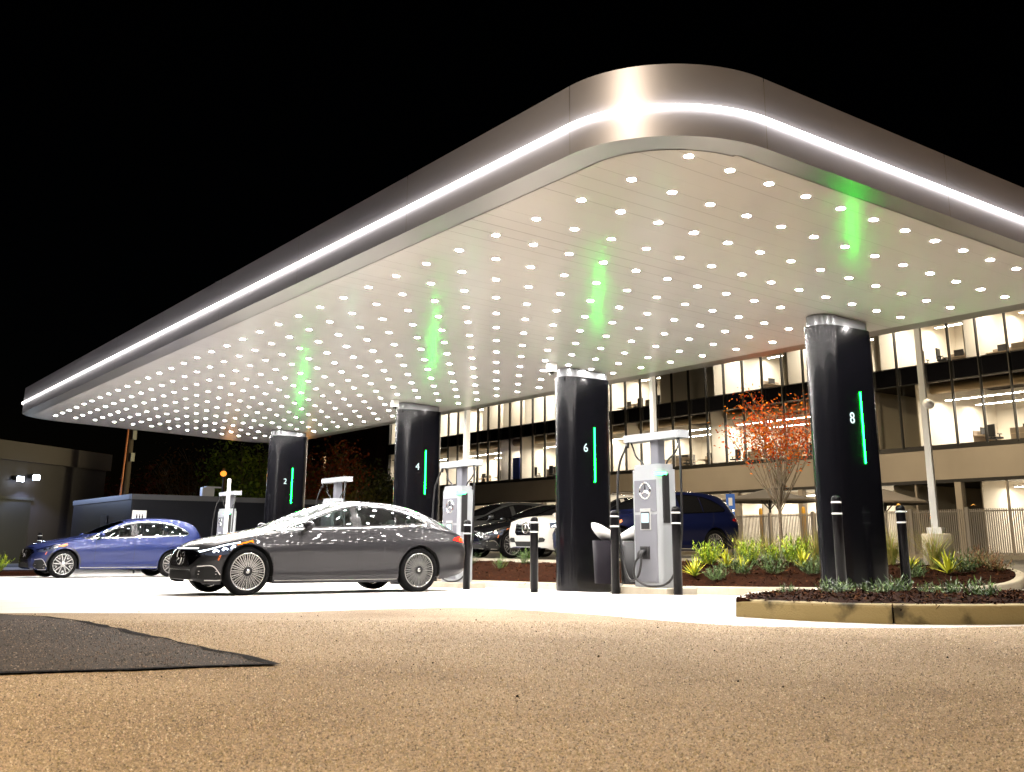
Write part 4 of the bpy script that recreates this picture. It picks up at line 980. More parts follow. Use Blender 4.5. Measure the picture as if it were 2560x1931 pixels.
for x, y, s_, l in ((8.0, 8.3, 1.0, 'spiky yellow yucca just right of the nearest charger'), (9.2, 8.6, 1.0, 'spiky yellow yucca in front of the navy SUV tail'), (8.9, 7.9, .8, 'small yellow yucca among green shrubs left of the tree'), (10.0, 7.3, 1.0, 'spiky yellow yucca close to the left side of column 8'), (10.9, 5.5, 1.05, 'spiky yellow yucca just right of column 8 behind the bollard'), (11.0, 4.75, 1.15, 'wide yellow yucca in front of the concrete lamp base')): plant('yucca', x, y, s_, l, gY)
for x, y, s_, l in ((9.2, 9.1, 1.1, 'bright yellow green shrub by the navy SUV wheel'), (10.2, 8.9, 1.15, 'bright leafy shrub left of the red tree trunk'), (10.7, 8.1, 1.3, 'largest bright leafy shrub right of the red tree trunk'), (11.6, 9.4, .9, 'bright leafy shrub half hidden behind the grasses')): plant('shrub', x, y, s_, l, gS)
for x, y, s_, l in ((7.9, 7.6, 1.0, 'low dark shrub at the kerb right of the nearest charger'), (8.45, 7.5, 1.1, 'low dark shrub mid mulch left of the tree'), (8.75, 6.95, 1.3, 'broad low dark shrub in the mulch below the red tree'), (9.0, 6.2, 1.1, 'low dark shrub next to column 8 on its left'), (11.3, 4.6, 1.25, 'dark shrub in the mulch in front of the fence right of the lamp base'), (10.1, 4.8, .9, 'low dark shrub between column 8 and the right bollard')): plant('low', x, y, s_, l, gL)
for x, y, s_, l in ((11.8, 4.3, 1.1, 'rust coloured spreading shrub at the tip of the bed'), (12.2, 4.9, 1.2, 'rust and olive shrub behind the tip of the bed')): plant('rust', x, y, s_, l, 'rust shrubs at the bed tip')
for x, y, s_, l in ((11.3, 10.1, .9, 'dry grass tuft left of the red tree'), (12.0, 10.0, .9, 'dry grass tuft behind the red tree trunk'), (12.6, 9.5, .95, 'dry grass tuft between tree and column 8'), (11.9, 8.5, 1.0, 'tall grass tuft against the left edge of column 8'), (12.3, 6.9, 1.1, 'grass tuft behind the bollard right of column 8'), (11.7, 5.5, 1.1, 'large feathery grass tuft spilling in front of the concrete lamp base'), (12.4, 7.6, 1.0, 'grass tuft deep behind column 8')): plant('grass', x, y, s_, l, gG)
for x, y, s_, l in ((8.1, 16.6, .9, 'upright shrub just right of the far charger under the black sedan'), (7.9, 14.9, .8, 'small upright shrub low in the mulch below the black sedan'), (8.2, 14.3, .9, 'upright shrub below the gap between black sedan and white SUV'), (8.1, 12.5, 1.15, 'upright shrub right of the lone bollard under the white SUV'), (7.9, 9.6, 1.0, 'upright shrub peeking between the litter bins and the nearest charger')): plant('sprig', x, y, s_, l, gC)
for x, y, s_, l in ((2.45, .55, 1.0, 'low green plant at the left foot of column 8'), (2.75, .62, .9, 'low green plant at the foot of the bollard before column 8'), (2.8, .25, 1.0, 'low green plant centred before column 8'), (3.2, .25, 1.1, 'low plant at the right foot of column 8'), (3.4, 0.0, .8, 'small low plant just left of the right bollard'), (3.35, -.3, 1.0, 'low plant right of the right bollard'), (3.2, -.75, 1.1, 'low green plant far right on the near island'), (2.2, .95, .7, 'sparse sprig at the left end of the near island')): plant('isl', x, y, s_, l, gI, isl_bvh)
lsh = sprigs('bushy_shrub', LB, 70, .8, 18, .9, .10); lsh.location = (-.75, 30.6, gz(-.7, 30)); tag(lsh, 'leafy green bush at the far left beside the blue car nose', 'plant')
lb2 = MB(); lb2.box((-1.2, 31.2, gz(-1, 31) + .05), (5, 2.4, .2)); tag(lb2.build('planter_bed', M_mulch, None, .02), 'low mulch planter at the far left edge', 'planting bed')

# ------------------------------------------------------------------ trees
M_bark = mat('bark', (.12, .085, .055), .85, col2=(.22, .17, .11), nscale=14, bump=.4)
def tree(name, loc, h, trunk_h, cr, leaf_mats, nleaf, leaf, label, nb=26, tr=.05, spread=.75, sparse=False, conical=False, group=None, seed=1):
    rd = random.Random(seed); t = empty(name, loc, 0, label, 'tree', group); b = MB()
    b.tube([(0, 0, -.1), (rd.uniform(-.02, .02), .01, trunk_h * .5), (0, 0, trunk_h), (.03, .02, h * .62)], [tr * 1.25, tr, tr * .85, tr * .3], 8); tips = []
    for k in range(nb):
        z0 = trunk_h * rd.uniform(.85, 1.0) + (h - trunk_h) * rd.uniform(0, .35) * (k / nb); a = k * 2.399 + rd.uniform(-.4, .4); sp = rd.uniform(.25, 1) * spread
        L = (h - z0) * rd.uniform(.6, 1.0); rmax = cr * (1 - .8 * z0 / h if conical else 1); p = [(0, 0, z0)]; ex = min(rmax, L * math.sin(sp))
        for q in (1, 2, 3, 4):
            f = q / 4; p.append((math.cos(a) * ex * f ** .8 + rd.uniform(-.03, .03) * h / 4, math.sin(a) * ex * f ** .8 + rd.uniform(-.03, .03) * h / 4, z0 + L * math.cos(sp * .8) * f))
        P = catmull(p, 3); b.tube(P, list(np.linspace(tr * .33, tr * .06, len(P))), 5)
        for q in range(3):
            i = rd.randint(len(P) // 3, len(P) - 2); s0 = Vector(P[i]); aa = a + rd.uniform(-1.3, 1.3); l2 = L * rd.uniform(.18, .4)
            e = s0 + Vector((math.cos(aa) * l2 * .6, math.sin(aa) * l2 * .6, l2 * .75)); b.tube([s0, (s0 + e) / 2 + Vector((0, 0, .02)), e], [tr * .16, tr * .11, tr * .05], 4)
            tips += [s0.lerp(e, f) for f in (.3, .6, 1)]
        tips += [Vector(P[i]) for i in range(len(P) // 2, len(P))]
    b.build('trunk', M_bark, t)
    b = MB(); m = len(leaf_mats)
    for _ in range(nleaf):
        tp = rd.choice(tips)
        if sparse and tp.z < trunk_h + (h - trunk_h) * .42 and rd.random() < .93: continue
        sg = .16 * h / 4 * (1 if sparse else 1.9); c = tp + Vector((rd.gauss(0, sg), rd.gauss(0, sg), rd.gauss(0, sg * .8))); s_ = leaf * rd.uniform(.6, 1.3)
        e = Euler((rd.uniform(-1, 1), rd.uniform(-1, 1), rd.uniform(0, 6.28))).to_matrix()
        b.add([c + e @ Vector(v) for v in ((-s_, 0, 0), (0, -s_ * .45, s_ * .1), (s_, 0, 0), (0, s_ * .45, s_ * .1))], [(0, 1, 2, 3)], int(rd.random() * m))
    b.build('crown', leaf_mats, t, fix=False)
    return t
def LM(n, c): return mat('leaf ' + n, c, .6, spec=.1)
tree('young_tree', (11.3, 8.95, .5), 3.75, 1.15, 1.15, [LM('orange', (.46, .088, .002)), LM('red', (.38, .034, .002)), LM('amber', (.48, .135, .004))], 3600, .044, 'young tree with sparse orange red leaves between the charger and column 8', 40, .042, .72, sparse=True, seed=5)
tree('background_tree', (15.9, 52.0, -.1), 6.4, 1.0, 2.4, [LM('g1', (.13, .22, .02)), LM('g2', (.22, .32, .03)), LM('g3', (.06, .11, .012))], 5200, .15, 'green conical tree over the dark enclosure wall, left of column 2', 40, .09, .8, conical=True, seed=2)
tree('background_tree', (13.6, 55.5, -.1), 6.2, 1.2, 2.6, [LM('b1', (.09, .035, .006)), LM('b2', (.05, .035, .006)), LM('b3', (.11, .05, .008))], 1700, .13, 'brownish autumn tree beside the orange street lamp', 34, .09, .9, seed=8)
tree('background_tree', (11.2, 60, -.1), 5.2, 1.0, 4.2, [LM('r1', (.16, .03, .012)), LM('r2', (.10, .025, .01))], 2600, .16, 'dim dark red tree behind the enclosure roof', 34, .09, 1.2, seed=9)
tree('background_tree', (20.0, 51.2, -.1), 6.8, 1.0, 2.3, [LM('o1', (.30, .07, .015)), LM('o2', (.22, .045, .012)), LM('o3', (.12, .10, .02))], 4200, .13, 'rusty orange tree right of column 2', 40, .09, .8, conical=True, seed=4)
tree('background_tree', (23.8, 53.6, -.1), 5.8, .8, 3.4, [LM('d1', (.045, .055, .012)), LM('d2', (.075, .08, .015)), LM('d3', (.025, .035, .01))], 6000, .16, 'broad dark green tree over the roof of the grey sedan', 44, .1, 1.0, seed=6)
tree('background_tree', (19.0, 45.5, -.1), 4.2, .5, 1.6, [LM('y1', (.12, .11, .02)), LM('y2', (.08, .09, .015))], 1500, .11, 'thin olive shrub like tree close behind column 2', 40, .05, .7, seed=12)

# ------------------------------------------------------------------ office building
M_tanw = mat('tan panel', (.30, .265, .225), .6, col2=(.34, .30, .255), nscale=.4)
M_span = mat('black spandrel glass', (.006, .006, .008), .08, coat=1.0)
M_mull = mat('mullion', (.035, .033, .03), .4, .4); M_mulli = mat('mullion inner', (.55, .50, .42), .5)
M_pane = glassmat('office glass', (.80, .80, .78), .04, .0)
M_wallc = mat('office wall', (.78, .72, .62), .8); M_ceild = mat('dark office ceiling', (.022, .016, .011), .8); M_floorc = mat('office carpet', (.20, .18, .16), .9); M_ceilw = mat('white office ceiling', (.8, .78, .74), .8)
M_strip = emat('office strip light', (1, .91, .77), 140.0); M_duct = mat('duct', (.22, .16, .09), .45, .6)
BX = 41.0; Y0, DY, NB = 18.617, 1.5535, 41
Y1 = Y0 + DY * NB
bd = empty('office_building', (BX, 50, .5), 0, 'long glass office building with lit floors and tan band behind the canopy', 'building')
def bpart(b, name, m, bevel=0):
    b.v = [(v[0] - BX, v[1] - 50, v[2] - .5) for v in b.v]; return b.build(name, m, bd, bevel)
ym, yl_ = (Y0 + Y1) / 2, Y1 - Y0
b = MB(); b.box((BX + .25, ym, 4.895), (.5, yl_ + .4, 1.49)); bpart(b, 'wall_band', M_tanw)
b = MB(); b.box((BX + .2, ym, 5.73), (.5, yl_ + .4, .18)); b.box((BX + .2, ym, 4.07), (.5, yl_ + .4, .16)); bpart(b, 'dark_strip', M_mull)
b = MB(); b.box((BX + .22, ym, 9.54), (.36, yl_ + .4, .88)); b.box((BX + .22, ym, 13.95), (.36, yl_ + .4, 1.3)); bpart(b, 'spandrel_band', M_span)
b = MB(); b.box((BX + 8, ym, 14.3), (15.4, yl_ + .2, .3)); bpart(b, 'roof', M_black)
b = MB(); b.box((BX + 8, Y1 + .15, 7.4), (15.9, .3, 13.8)); b.box((BX + 8, Y0 - .15, 7.4), (15.9, .3, 13.8)); b.box((BX + 16, ym, 7.4), (.3, yl_, 13.8)); bpart(b, 'end_wall', M_mull)
for (z0, z1) in ((5.82, 9.1), (9.98, 13.3)):
    for k in range(NB):
        y = Y0 + k * DY
        hi_ = z1 + (.86 if z0 < 7 else .1); b = MB(); b.box((BX - .05, y, (z0 - .04 + hi_) / 2), (.16, .06, hi_ - z0 + .04)); b.box((BX + .10, y + .07, (z0 + z1) / 2), (.10, .07, z1 - z0), mi=1); b.box((BX + .08, y + DY / 2, z1 - .03), (.08, DY - .08, .05)); b.box((BX + .08, y + DY / 2, z0 + .03), (.08, DY - .08, .05))
        w = bpart(b, 'window', [M_mull, M_mulli])
        b = MB(); b.add([(BX + .12 - BX, yy - 50, zz - .5) for yy, zz in ((y + .036, z0 + .05), (y + DY - .036, z0 + .05), (y + DY - .036, z1 - .05), (y + .036, z1 - .05))], [(0, 1, 2, 3)]); b.build('pane', M_pane, w)
nb = 13; dy = yl_ / nb; rnd = random.Random(5)
for k in range(nb):
    y = Y0 + k * dy; b = MB(); b.box((BX + .1, y, 2.25), (.35, .34, 3.5), mi=0); b.box((BX + .12, y + dy * .5, 2.25), (.14, .08, 3.5)); b.box((BX + .12, y + dy * .5, .58), (.14, dy, .16)); w = bpart(b, 'window', [M_tanw, M_mull])
    b = MB(); b.add([(.12, yy - 50, zz - .5) for yy, zz in ((y + .17, .6), (y + dy - .17, .6), (y + dy - .17, 3.99), (y + .17, 3.99))], [(0, 1, 2, 3)]); b.build('pane', M_pane, w)
def room(ya, yb, z0, z1, lit, depth=7.0, white=False, strips=(2.2, 5.0), drop=.75, duct=True, blind=False):
    b = MB(); x0, x1 = BX + .3, BX + depth; w = .03
    vs = [(x0, ya + w, z0), (x1, ya + w, z0), (x1, yb - w, z0), (x0, yb - w, z0), (x0, ya + w, z1), (x1, ya + w, z1), (x1, yb - w, z1), (x0, yb - w, z1)]
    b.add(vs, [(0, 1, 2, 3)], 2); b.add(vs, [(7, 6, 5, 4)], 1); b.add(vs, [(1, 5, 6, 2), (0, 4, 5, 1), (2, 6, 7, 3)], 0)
    if not white and lit:   # partitions and cupboards break up the back of the room
        yy = ya + .5
        while yy < yb - 1.6:
            if rnd.random() < .7: hh = rnd.uniform(.9, 1.5); b.box((x1 - rnd.uniform(.4, 4.0), yy + .6, z0 + hh / 2), (.5, rnd.uniform(.8, 1.9), hh), mi=rnd.choice([3, 4, 5]))
            if rnd.random() < .14: b.box((x0 + 1.6, yy, (z0 + z1) / 2), (2.6, .12, z1 - z0), mi=0)
            yy += rnd.uniform(2.0, 4.0)
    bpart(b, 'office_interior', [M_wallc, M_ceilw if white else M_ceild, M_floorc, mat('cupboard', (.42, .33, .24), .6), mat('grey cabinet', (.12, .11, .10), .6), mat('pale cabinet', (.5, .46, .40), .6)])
    if lit and duct and not white:
        b = MB(); b.tube([(x0 + 1.3, ya + .1, z1 - .45), (x0 + 1.3, yb - .1, z1 - .45)], .3, 16); bpart(b, 'air_duct', M_duct)
    if lit:
        for dx in strips:
            b = MB(); zz = z1 - drop; b.box((BX + dx, (ya + yb) / 2, zz + .04), (.2, yb - ya - .8, .08), mi=0)
            b.add([(BX + dx + s_ * .09, yq, zz - .004) for yq in (ya + .45, yb - .45) for s_ in (-1, 1)], [(0, 1, 3, 2)], 1); bpart(b, 'strip_light', [M_white, M_strip * lit if False else M_strip], 0)
F2 = [(18.6, 25.6, 1), (25.6, 30.0, 0), (30.0, 40.4, 1), (40.4, 48.5, 1), (48.5, 54.0, 1), (54.0, 61.0, 1), (61, 63.8, 1), (63.8, 72, 1), (72, 82.3, 1)]
F3 = [(18.6, 22.6, 2), (22.6, 27.6, 2), (27.6, 34.0, 1), (34.0, 40.0, 1), (40.0, 44.9, 0), (44.9, 52.5, 1), (52.5, 60.5, 1), (60.5, 63.5, 1), (63.5, 66.5, 1), (66.5, 75, 1), (75, 82.3, 1)]
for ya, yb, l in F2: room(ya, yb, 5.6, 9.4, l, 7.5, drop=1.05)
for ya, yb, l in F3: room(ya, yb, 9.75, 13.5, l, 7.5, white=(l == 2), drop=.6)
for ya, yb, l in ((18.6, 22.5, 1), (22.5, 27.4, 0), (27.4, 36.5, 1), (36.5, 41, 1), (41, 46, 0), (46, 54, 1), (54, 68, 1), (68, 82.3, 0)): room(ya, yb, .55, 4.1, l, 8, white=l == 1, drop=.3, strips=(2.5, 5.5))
# office furniture seen through the glass
M_chair = mat('office chair', (.03, .03, .033), .6); M_desk = mat('desk', (.52, .42, .31), .6); M_blue = mat('blue fabric', (.02, .05, .35), .7)
def desk():
    t = empty('office_desk', (0, 0, 0)); b = MB(); b.box((0, 0, .72), (.75, 1.5, .04)); b.build('table_top', M_desk, t); b = MB(); b.box((.34, 0, .5), (.03, 1.5, 1.0)); b.build('screen_panel', mat('desk screen', (.36, .30, .24), .8), t)
    b = MB(); b.box((0, -.6, .35), (.5, .3, .7)); b.build('drawer', M_desk, t); b = MB(); b.box((.15, .1, 1.0), (.04, .55, .34)); b.box((.15, .1, .8), (.1, .1, .16)); b.build('monitor', M_chair, t); return t
def ochair():
    t = empty('office_chair', (0, 0, 0)); b = MB(); b.box((0, 0, .5), (.5, .5, .09)); b.build('seat', M_chair, t, .02); b = MB(); b.box((.24, 0, .86), (.07, .46, .6)); b.build('backrest', M_chair, t, .02)
    b = MB(); b.tube([(0, 0, .08), (0, 0, .47)], .03, 8)
    for k in range(5): a = k * 1.2566; b.tube([(0, 0, .1), (.28 * math.cos(a), .28 * math.sin(a), .05)], .022, 6)
    b.build('base', M_chair, t)
    for s_ in (-1, 1): b = MB(); b.box((.02, s_ * .27, .68), (.28, .05, .04)); b.box((.02, s_ * .27, .6), (.04, .04, .16)); b.build('armrest', M_chair, t)
    return t
dk, oc = desk(), ochair(); ud = uc = False
dsp = [(43.2, 20.3, 9.75), (43.4, 21.8, 9.75), (43.0, 24.0, 9.75), (43.1, 20.8, 5.6), (43.2, 23.0, 5.6), (43.0, 32.5, 5.6), (43.2, 35.5, 5.6), (43.2, 38.5, 5.6), (43.0, 42.3, 5.6), (43.1, 44.6, 5.6), (43.0, 47.0, 5.6), (43.0, 50.2, 9.75), (43.0, 47.2, 9.75), (43.0, 36.5, 9.75), (43.0, 56.5, 5.6), (43.0, 59.0, 5.6), (43.0, 57.0, 9.75), (43.0, 66.0, 5.6), (43.0, 69.0, 5.6)]
for i, (x, y, z) in enumerate(dsp):
    o = dk if i == 0 else copy_tree(dk); o.location = (x, y, z); o.rotation_euler = (0, 0, random.choice([0, math.pi / 2, math.pi])); tag(o, 'office desk with a monitor on the %s floor, seen through the glass' % ('top' if z > 7 else 'middle'), 'desk', 'office desks on the %s floor' % ('top' if z > 7 else 'middle'))
csp = [(42.2, 25.6, 9.75), (42.0, 24.3, 9.75), (42.2, 22.0, 5.6), (42.2, 46.4, 9.75), (42.2, 33.5, 5.6), (42.2, 36.6, 5.6), (42.2, 39.3, 5.6), (42.1, 43.4, 5.6), (42.2, 48.2, 9.75), (42.2, 58, 5.6), (42.2, 60.2, 5.6), (42.2, 65, 5.6), (42.2, 70, 5.6)]
for i, (x, y, z) in enumerate(csp):
    o = oc if i == 0 else copy_tree(oc); o.location = (x, y, z); o.rotation_euler = (0, 0, random.uniform(0, 6.28)); tag(o, 'black swivel office chair on the %s floor near the glass' % ('top' if z > 7 else 'middle'), 'chair', 'office chairs on the %s floor' % ('top' if z > 7 else 'middle'))
b = MB(); b.box((42.3, 62.6, 6.7), (.8, .9, 1.9)); tag(b.build('vending_cabinet', M_blue, None, .03), 'bright blue cabinet behind a middle floor window between columns 4 and 6', 'cabinet')
# dark wing beyond, with one lit slot window
wg = empty('brick_building', (48, 93, .4), 0, 'dark brick building beyond the glass offices, almost lost in the night', 'building')
b = MB(); b.box((0, 0, 7), (14, 17, 14)); b.build('wall', mat('dark brick', (.06, .022, .015), .85, col2=(.035, .014, .01), nscale=3), wg)
b = MB(); b.box((-7.02, 3.2, 8.6), (.06, .35, 1.6)); b.build('window', emat('dim window', (1, .6, .3), .9), wg)

# ------------------------------------------------------------------ fence, umbrellas and things before the offices
fn = empty('slatted_fence', (31, 24, .47), 0, 'pale fence of thin upright slats on a low kerb before the offices', 'fence')
M_slat = mat('fence slat', (.42, .38, .34), .5, .2)
b = MB(); nsl = 0; y = -9.6
while y < 10.2: b.box((0, y, .98), (.03, .034, 1.72)); y += .088
b.box((.03, .3, .20), (.03, 19.8, .05)); b.box((.03, .3, 1.75), (.03, 19.8, .05)); b.build('slat_panel', M_slat, fn)
for y in np.linspace(-9.6, 10.2, 9): b = MB(); b.box((-.02, y, .95), (.12, .14, 1.9)); b.build('post', M_slat, fn)
b = MB(); b.box((-.05, .3, .05), (.3, 20.2, .16)); b.build('base_kerb', M_curb, fn)
M_umb = mat('umbrella canvas', (.10, .085, .07), .8)
for x, y, h_, r, l in ((36, 31.2, 3.35, 2.6, 'dark square garden umbrella behind the fence, under the red tree'), (36, 24.2, 3.05, 2.2, 'dark garden umbrella behind the fence, half hidden by column 8'), (35.5, 57.5, 3.0, 2.0, 'far dark umbrella above the white SUV roof')):
    u = empty('garden_umbrella', (x, y, .47), 0, l, 'umbrella', 'garden umbrellas before the offices')
    b = MB(); b.lathe([(.02, h_), (r * .5, h_ - .33), (r, h_ - .62), (r * 1.0, h_ - .70), (r * .97, h_ - .64), (.03, h_ - .1)], 8, smooth=False); b.build('canopy', M_umb, u)
    b = MB(); b.tube([(0, 0, 0), (0, 0, h_)], .05, 8); b.build('pole', M_mull, u)
    b = MB()
    for k in range(4): a = k * math.pi / 2 + .4; b.tube([(0, 0, h_ - 1.1), (.5 * math.cos(a), .5 * math.sin(a), h_ - .55)], .03, 6)
    b.build('brace', M_mull, u)
M_yel = mat('yellow post', (.55, .30, .02), .5)
for y, l in ((28.6, 'yellow post behind the fence left of the red tree trunk'), (26.0, 'yellow post behind the fence close to column 8'), (20.9, 'yellow post behind the right end of the fence')):
    b = MB(); b.lathe([(0, 0), (.09, 0), (.09, 2.1), (.06, 2.18), (0, 2.2)], 12); o = b.build('yellow_post', M_yel); o.location = (32.4, y, .47); tag(o, l, 'post', 'yellow posts behind the fence')
sg = empty('parking_sign', (20, 18.7, .47), R(-55), 'small blue and white parking sign on a thin black post', 'sign')
b = MB(); b.box((0, 0, 1.1), (.06, .06, 2.2)); b.build('post', M_black, sg)
b = MB(); b.box((0, -.05, 1.85), (.30, .015, .52)); b.box((0, -.05, 1.45), (.26, .015, .16)); pl = b.build('plate', mat('sign blue', (.02, .12, .55), .4), sg)
b = MB(); b.box((0, -.062, 1.85), (.13, .006, .26)); b.build('symbol', M_white, pl)

# ------------------------------------------------------------------ lamp posts
M_pole = mat('pole grey', (.62, .61, .58), .45, .1); M_lampg = emat('lamp head glow', (1, .86, .62), 40.0)
def lamp_post(x, y, h_, label, base=True, power=2500, col=(1, .80, .52), aim=(0, 0, -1), w=.14, spot=150, arm=.9, ang=0.0, size=.25):
    z = gz(x, y) + (.0 if base else -.05); t = empty('lamp_post', (x, y, z), ang, label, 'lamp post', 'parking lot lamp posts')
    b = MB(); zb = .75 if base else .0
    b.box((0, 0, zb + (h_ - zb) / 2), (w, w, h_ - zb), taper=.75); b.box((0, 0, zb + .05), (w * 2.1, w * 2.1, .14)); b.build('pole', M_pole, t, .008)
    if base: b = MB(); b.lathe([(0, -.2), (.29, -.2), (.29, .73), (.27, .75), (0, .75)], 28); b.build('concrete_base', M_curb, t)
    b = MB(); b.box((arm / 2, 0, h_ - .05), (arm, .07, .07)); b.box((arm + .1, 0, h_ - .05), (.55, .32, .10)); hd = b.build('lamp_head', M_black, t, .01)
    b = MB(); b.box((arm + .1, 0, h_ - .115), (.42, .24, .02)); b.build('lens', M_lampg, hd)
    l = bpy.data.lights.new('lamp', 'SPOT'); l.energy = power; l.color = col; l.spot_size = R(spot); l.spot_blend = .6; l.shadow_soft_size = size
    o = bpy.data.objects.new('lamp', l); link(o, hd); o.location = (arm + .1, 0, h_ - .2); d = Vector(aim); o.rotation_euler = d.to_track_quat('-Z', 'Y').to_euler()
    return t
WARM = (1, .74, .42)
t1 = lamp_post(12.6, 6.0, 8.6, 'pale square lamp post on a round concrete base right of column 8', True, 3200, (1, .86, .62), (.35, .25, -1), ang=R(20))
lamp_post(8.35, 9.75, 8.8, 'slim pale lamp post rising behind the nearest charger', False, 3000, (1, .82, .55), (.7, .3, -1), w=.115, ang=R(0))
lamp_post(8.2, 17.0, 8.8, 'slim pale lamp post rising behind the charger at the sedan tail', False, 3000, (1, .84, .6), (.7, .3, -1), w=.15, ang=R(0))
lamp_post(30, 39.3, 10, 'added lamp post hidden behind column 6 to light the offices', False, 6000, (1, .78, .48), (.5, 0, -1), ang=R(0), arm=.3)  # added to light the office front, kept out of sight behind the column
lamp_post(30, 21.5, 10, 'added lamp post hidden behind column 8 to light the offices', False, 6500, (1, .78, .48), (.5, 0, -1), ang=R(0), arm=.3)  # second unseen lamp added to brighten the tan band
lamp_post(-13, -2.5, 11.0, 'street lamp at the left side of the road outside the view', False, 8500, (1, .78, .52), (.42, .02, -1), spot=100, ang=R(0))
lamp_post(6.5, -9, 11.0, 'street lamp at the right side of the road outside the view', False, 20500, (1, .80, .56), (-.5, .28, -1), spot=108, ang=R(140))
def cam_dome(x, y, z, label, parent=None):
    t = empty('security_camera', (x, y, z), 0, label, 'camera', 'security cameras')
    b = MB(); b.box((0, 0, -.09), (.16, .16, .18)); b.build('housing', M_white, t, .01); b = MB(); b.lathe([(.055, -.18), (.05, -.22), (.03, -.24), (0, -.25)], 14); b.build('dome', M_gloss, t)
cam_dome(5.6, 9.75, zc(5.6) - .008, 'white security camera hanging left of column 6'); cam_dome(5.75, 16.6, zc(5.75) - .008, 'white security camera hanging left of column 4')
t = empty('security_camera', (12.6, 5.9, 3.75), R(200), 'round white security camera clamped to the lamp post', 'camera', 'security cameras'); b = MB(); b.lathe([(0, -.16), (.09, -.14), (.10, 0), (.09, .12), (0, .13)], 16, axis='x'); b.build('housing', M_white, t); b = MB(); b.lathe([(.05, -.165), (0, -.17)], 12, axis='x'); b.build('lens', M_gloss, t)

# ------------------------------------------------------------------ left side: enclosure, dark warehouse, pole, lamps
en = empty('enclosure_wall', (5.85, 39.8, gz(5.8, 39.8)), 0, 'low dark panelled enclosure with a grey coping behind the blue car', 'enclosure'); ez = 2.839 - gz(5.8, 39.8)
M_enc = mat('enclosure panel', (.018, .022, .036), .35, .3, coat=.3)
b = MB(); b.box((4.5, .1, ez / 2 - .1), (9.0, .2, ez - .1)); b.build('front_panel', M_enc, en)
b = MB(); b.box((.1, 5.2, ez / 2 - .1), (.2, 10, ez - .1)); b.build('side_panel', M_enc, en)
b = MB(); b.box((4.5, .1, ez - .09), (9.06, .28, .22)); b.box((.1, 5.24, ez - .09), (.28, 10, .22)); b.build('coping', mat('coping grey', (.20, .21, .24), .4, .5), en)
b = MB(); b.box((3.3, .15, ez + .22), (.55, .3, .38)); b.box((3.5, .05, ez + .42), (.7, .3, .06)); b.build('wall_lamp', M_white, en)
b = MB(); b.box((-.06, 4.0, 1.3), (.06, .9, 2.0)); b.build('service_door', mat('door metal', (.16, .18, .24), .3, .6), en)
sn = empty('info_sign', (4.15, 32.6, gz(4.15, 32.6)), 0, 'small white square sign above the roof of the blue car', 'sign')
b = MB(); b.box((0, 0, .95), (.05, .05, 1.9)); b.build('post', M_black, sn); b = MB(); b.box((0, -.04, 2.0), (.50, .02, .38)); pl = b.build('plate', M_white, sn)
b = MB()
for dx in (-.09, .01, .11): b.box((dx, -.053, 1.96), (.05, .006, .11)); b.box((dx, -.053, 2.04), (.03, .006, .03))
b.build('symbol', M_black, pl)
wh = empty('warehouse', (2.4, 52.0, gz(2, 52)), math.atan2(.656, .755), 'dark flat roofed warehouse at the left edge of the night scene', 'building')
M_wh = mat('warehouse wall', (.017, .012, .014), .8, col2=(.013, .009, .0105), nscale=.6)
b = MB(); b.box((-6.5, 6, 2.95), (31.2, 12, 5.9)); b.build('wall', M_wh, wh); b = MB(); b.box((-6.5, 5.9, 5.6), (31.4, 12.3, .95)); b.build('parapet', mat('parapet', (.028, .020, .019), .8), wh)
b = MB(); b.box((1.5, -.03, 1.6), (2.6, .1, 3.2)); b.build('door', M_black, wh); b = MB(); b.box((1.5, -.06, 3.25), (2.9, .16, .14)); b.build('door_head', M_mull, wh)
lf = MB()
for dx in (0, 1.2):
    lf.box((1.35 + dx, -.25, 4.25 + dx * .12), (.4, .3, .22))
wl = lf.build('wall_lamp', M_mull, wh)
lf = MB()
for dx in (0, 1.2): lf.box((1.35 + dx, -.42, 4.2 + dx * .12), (.46, .05, .24))
lf.build('lens', emat('floodlight glow', (.72, .84, 1), 60), wl)
l = bpy.data.lights.new('floodlight', 'SPOT'); l.energy = 800; l.color = (.46, .60, 1); l.spot_size = R(140); l.shadow_soft_size = .2; o = bpy.data.objects.new('floodlight', l); link(o, wl); o.location = (1.9, -.7, 4.2); o.rotation_euler = Vector((.1, -.5, -1)).to_track_quat('-Z', 'Y').to_euler()
up = empty('utility_pole', (9.05, 52.8, gz(9, 52.8)), 0, 'tall wooden utility pole behind the enclosure', 'utility pole')
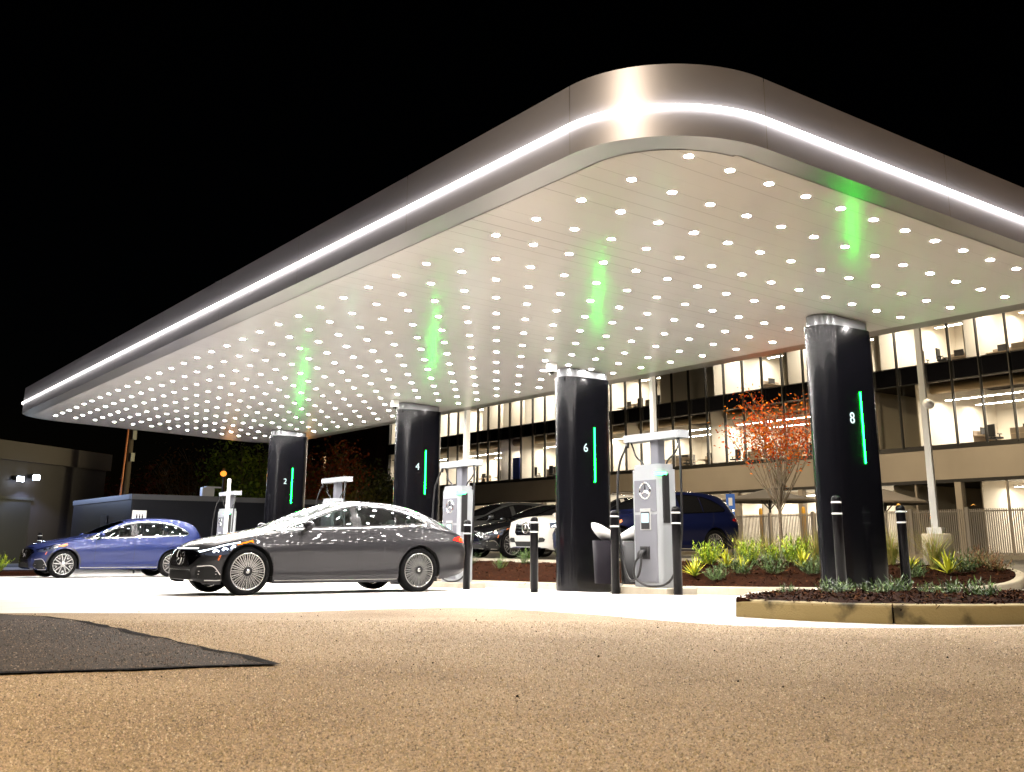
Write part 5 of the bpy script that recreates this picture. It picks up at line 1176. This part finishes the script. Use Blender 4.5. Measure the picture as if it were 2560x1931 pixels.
b = MB(); b.tube([(0, 0, 0), (.05, 0, 9.3)], [.20, .15], 12); b.build('pole', mat('pole wood', (.035, .022, .014), .85), up); b = MB(); b.tube([(-.32, -.1, 0), (-.10, -.1, 9.2)], .05, 8); b.build('lit_side', mat('orange conduit', (.30, .08, .012), .5), up); b = MB(); b.box((.16, -.2, 6.1), (.2, .2, .5)); b.box((.16, -.2, 4.9), (.2, .2, .45)); b.build('fitting', mat('fitting grey', (.16, .15, .14), .6), up)  # orange tube paints the lamp-lit left side of the pole
for x, y, z, P, lab in ((10.95, 42.9, 4.05, 90, 'orange glowing street lamp over the enclosure roof'), (15.1, 43.8, 3.35, 80, 'orange glowing street lamp close to the left edge of column 2')):
    sl = empty('street_lamp', (x, y, -.1), 0, lab, 'street lamp', 'orange street lamps far behind'); b = MB(); b.tube([(0, 0, 0), (0, 0, z + .2), (-.2, -.4, z + .3)], .07, 8); b.build('pole', M_black, sl)
    n1, n2 = 8, 12; vs = [(-.2 + .15 * math.sin(math.pi * i / n1) * math.cos(2 * math.pi * j / n2), -.4 + .15 * math.sin(math.pi * i / n1) * math.sin(2 * math.pi * j / n2), z + .1 + .13 * math.cos(math.pi * i / n1)) for i in range(n1 + 1) for j in range(n2)]
    b = MB(); b.add(vs, [(i * n2 + j, i * n2 + (j + 1) % n2, (i + 1) * n2 + (j + 1) % n2, (i + 1) * n2 + j) for i in range(n1) for j in range(n2)], 0, True); b.build('lamp_globe', emat('sodium glow', (1, .30, .035), 1.9), sl)
    l = bpy.data.lights.new('sodium', 'POINT'); l.energy = P; l.color = (1, .42, .08); l.shadow_soft_size = .3; o = bpy.data.objects.new('sodium', l); link(o, sl); o.location = (-.3, -1.0, z)
lamp_post(14.6, 44.4, 5.6, 'added low lamp post hidden behind column 2 to light the trees', False, 9000, (1, .9, .5), (.18, 1, -.05), w=.1, ang=R(90), spot=104)  # unseen lamp added only to light the background trees
b = MB(); b.box((0, 0, 1.4), (.10, .05, 2.8)); o = b.build('marker_post', M_white, None, .01); o.location = (4.02, 23.35, gz(4, 23.3)); tag(o, 'tall slim white marker post in front of the charger beside the blue car', 'post')
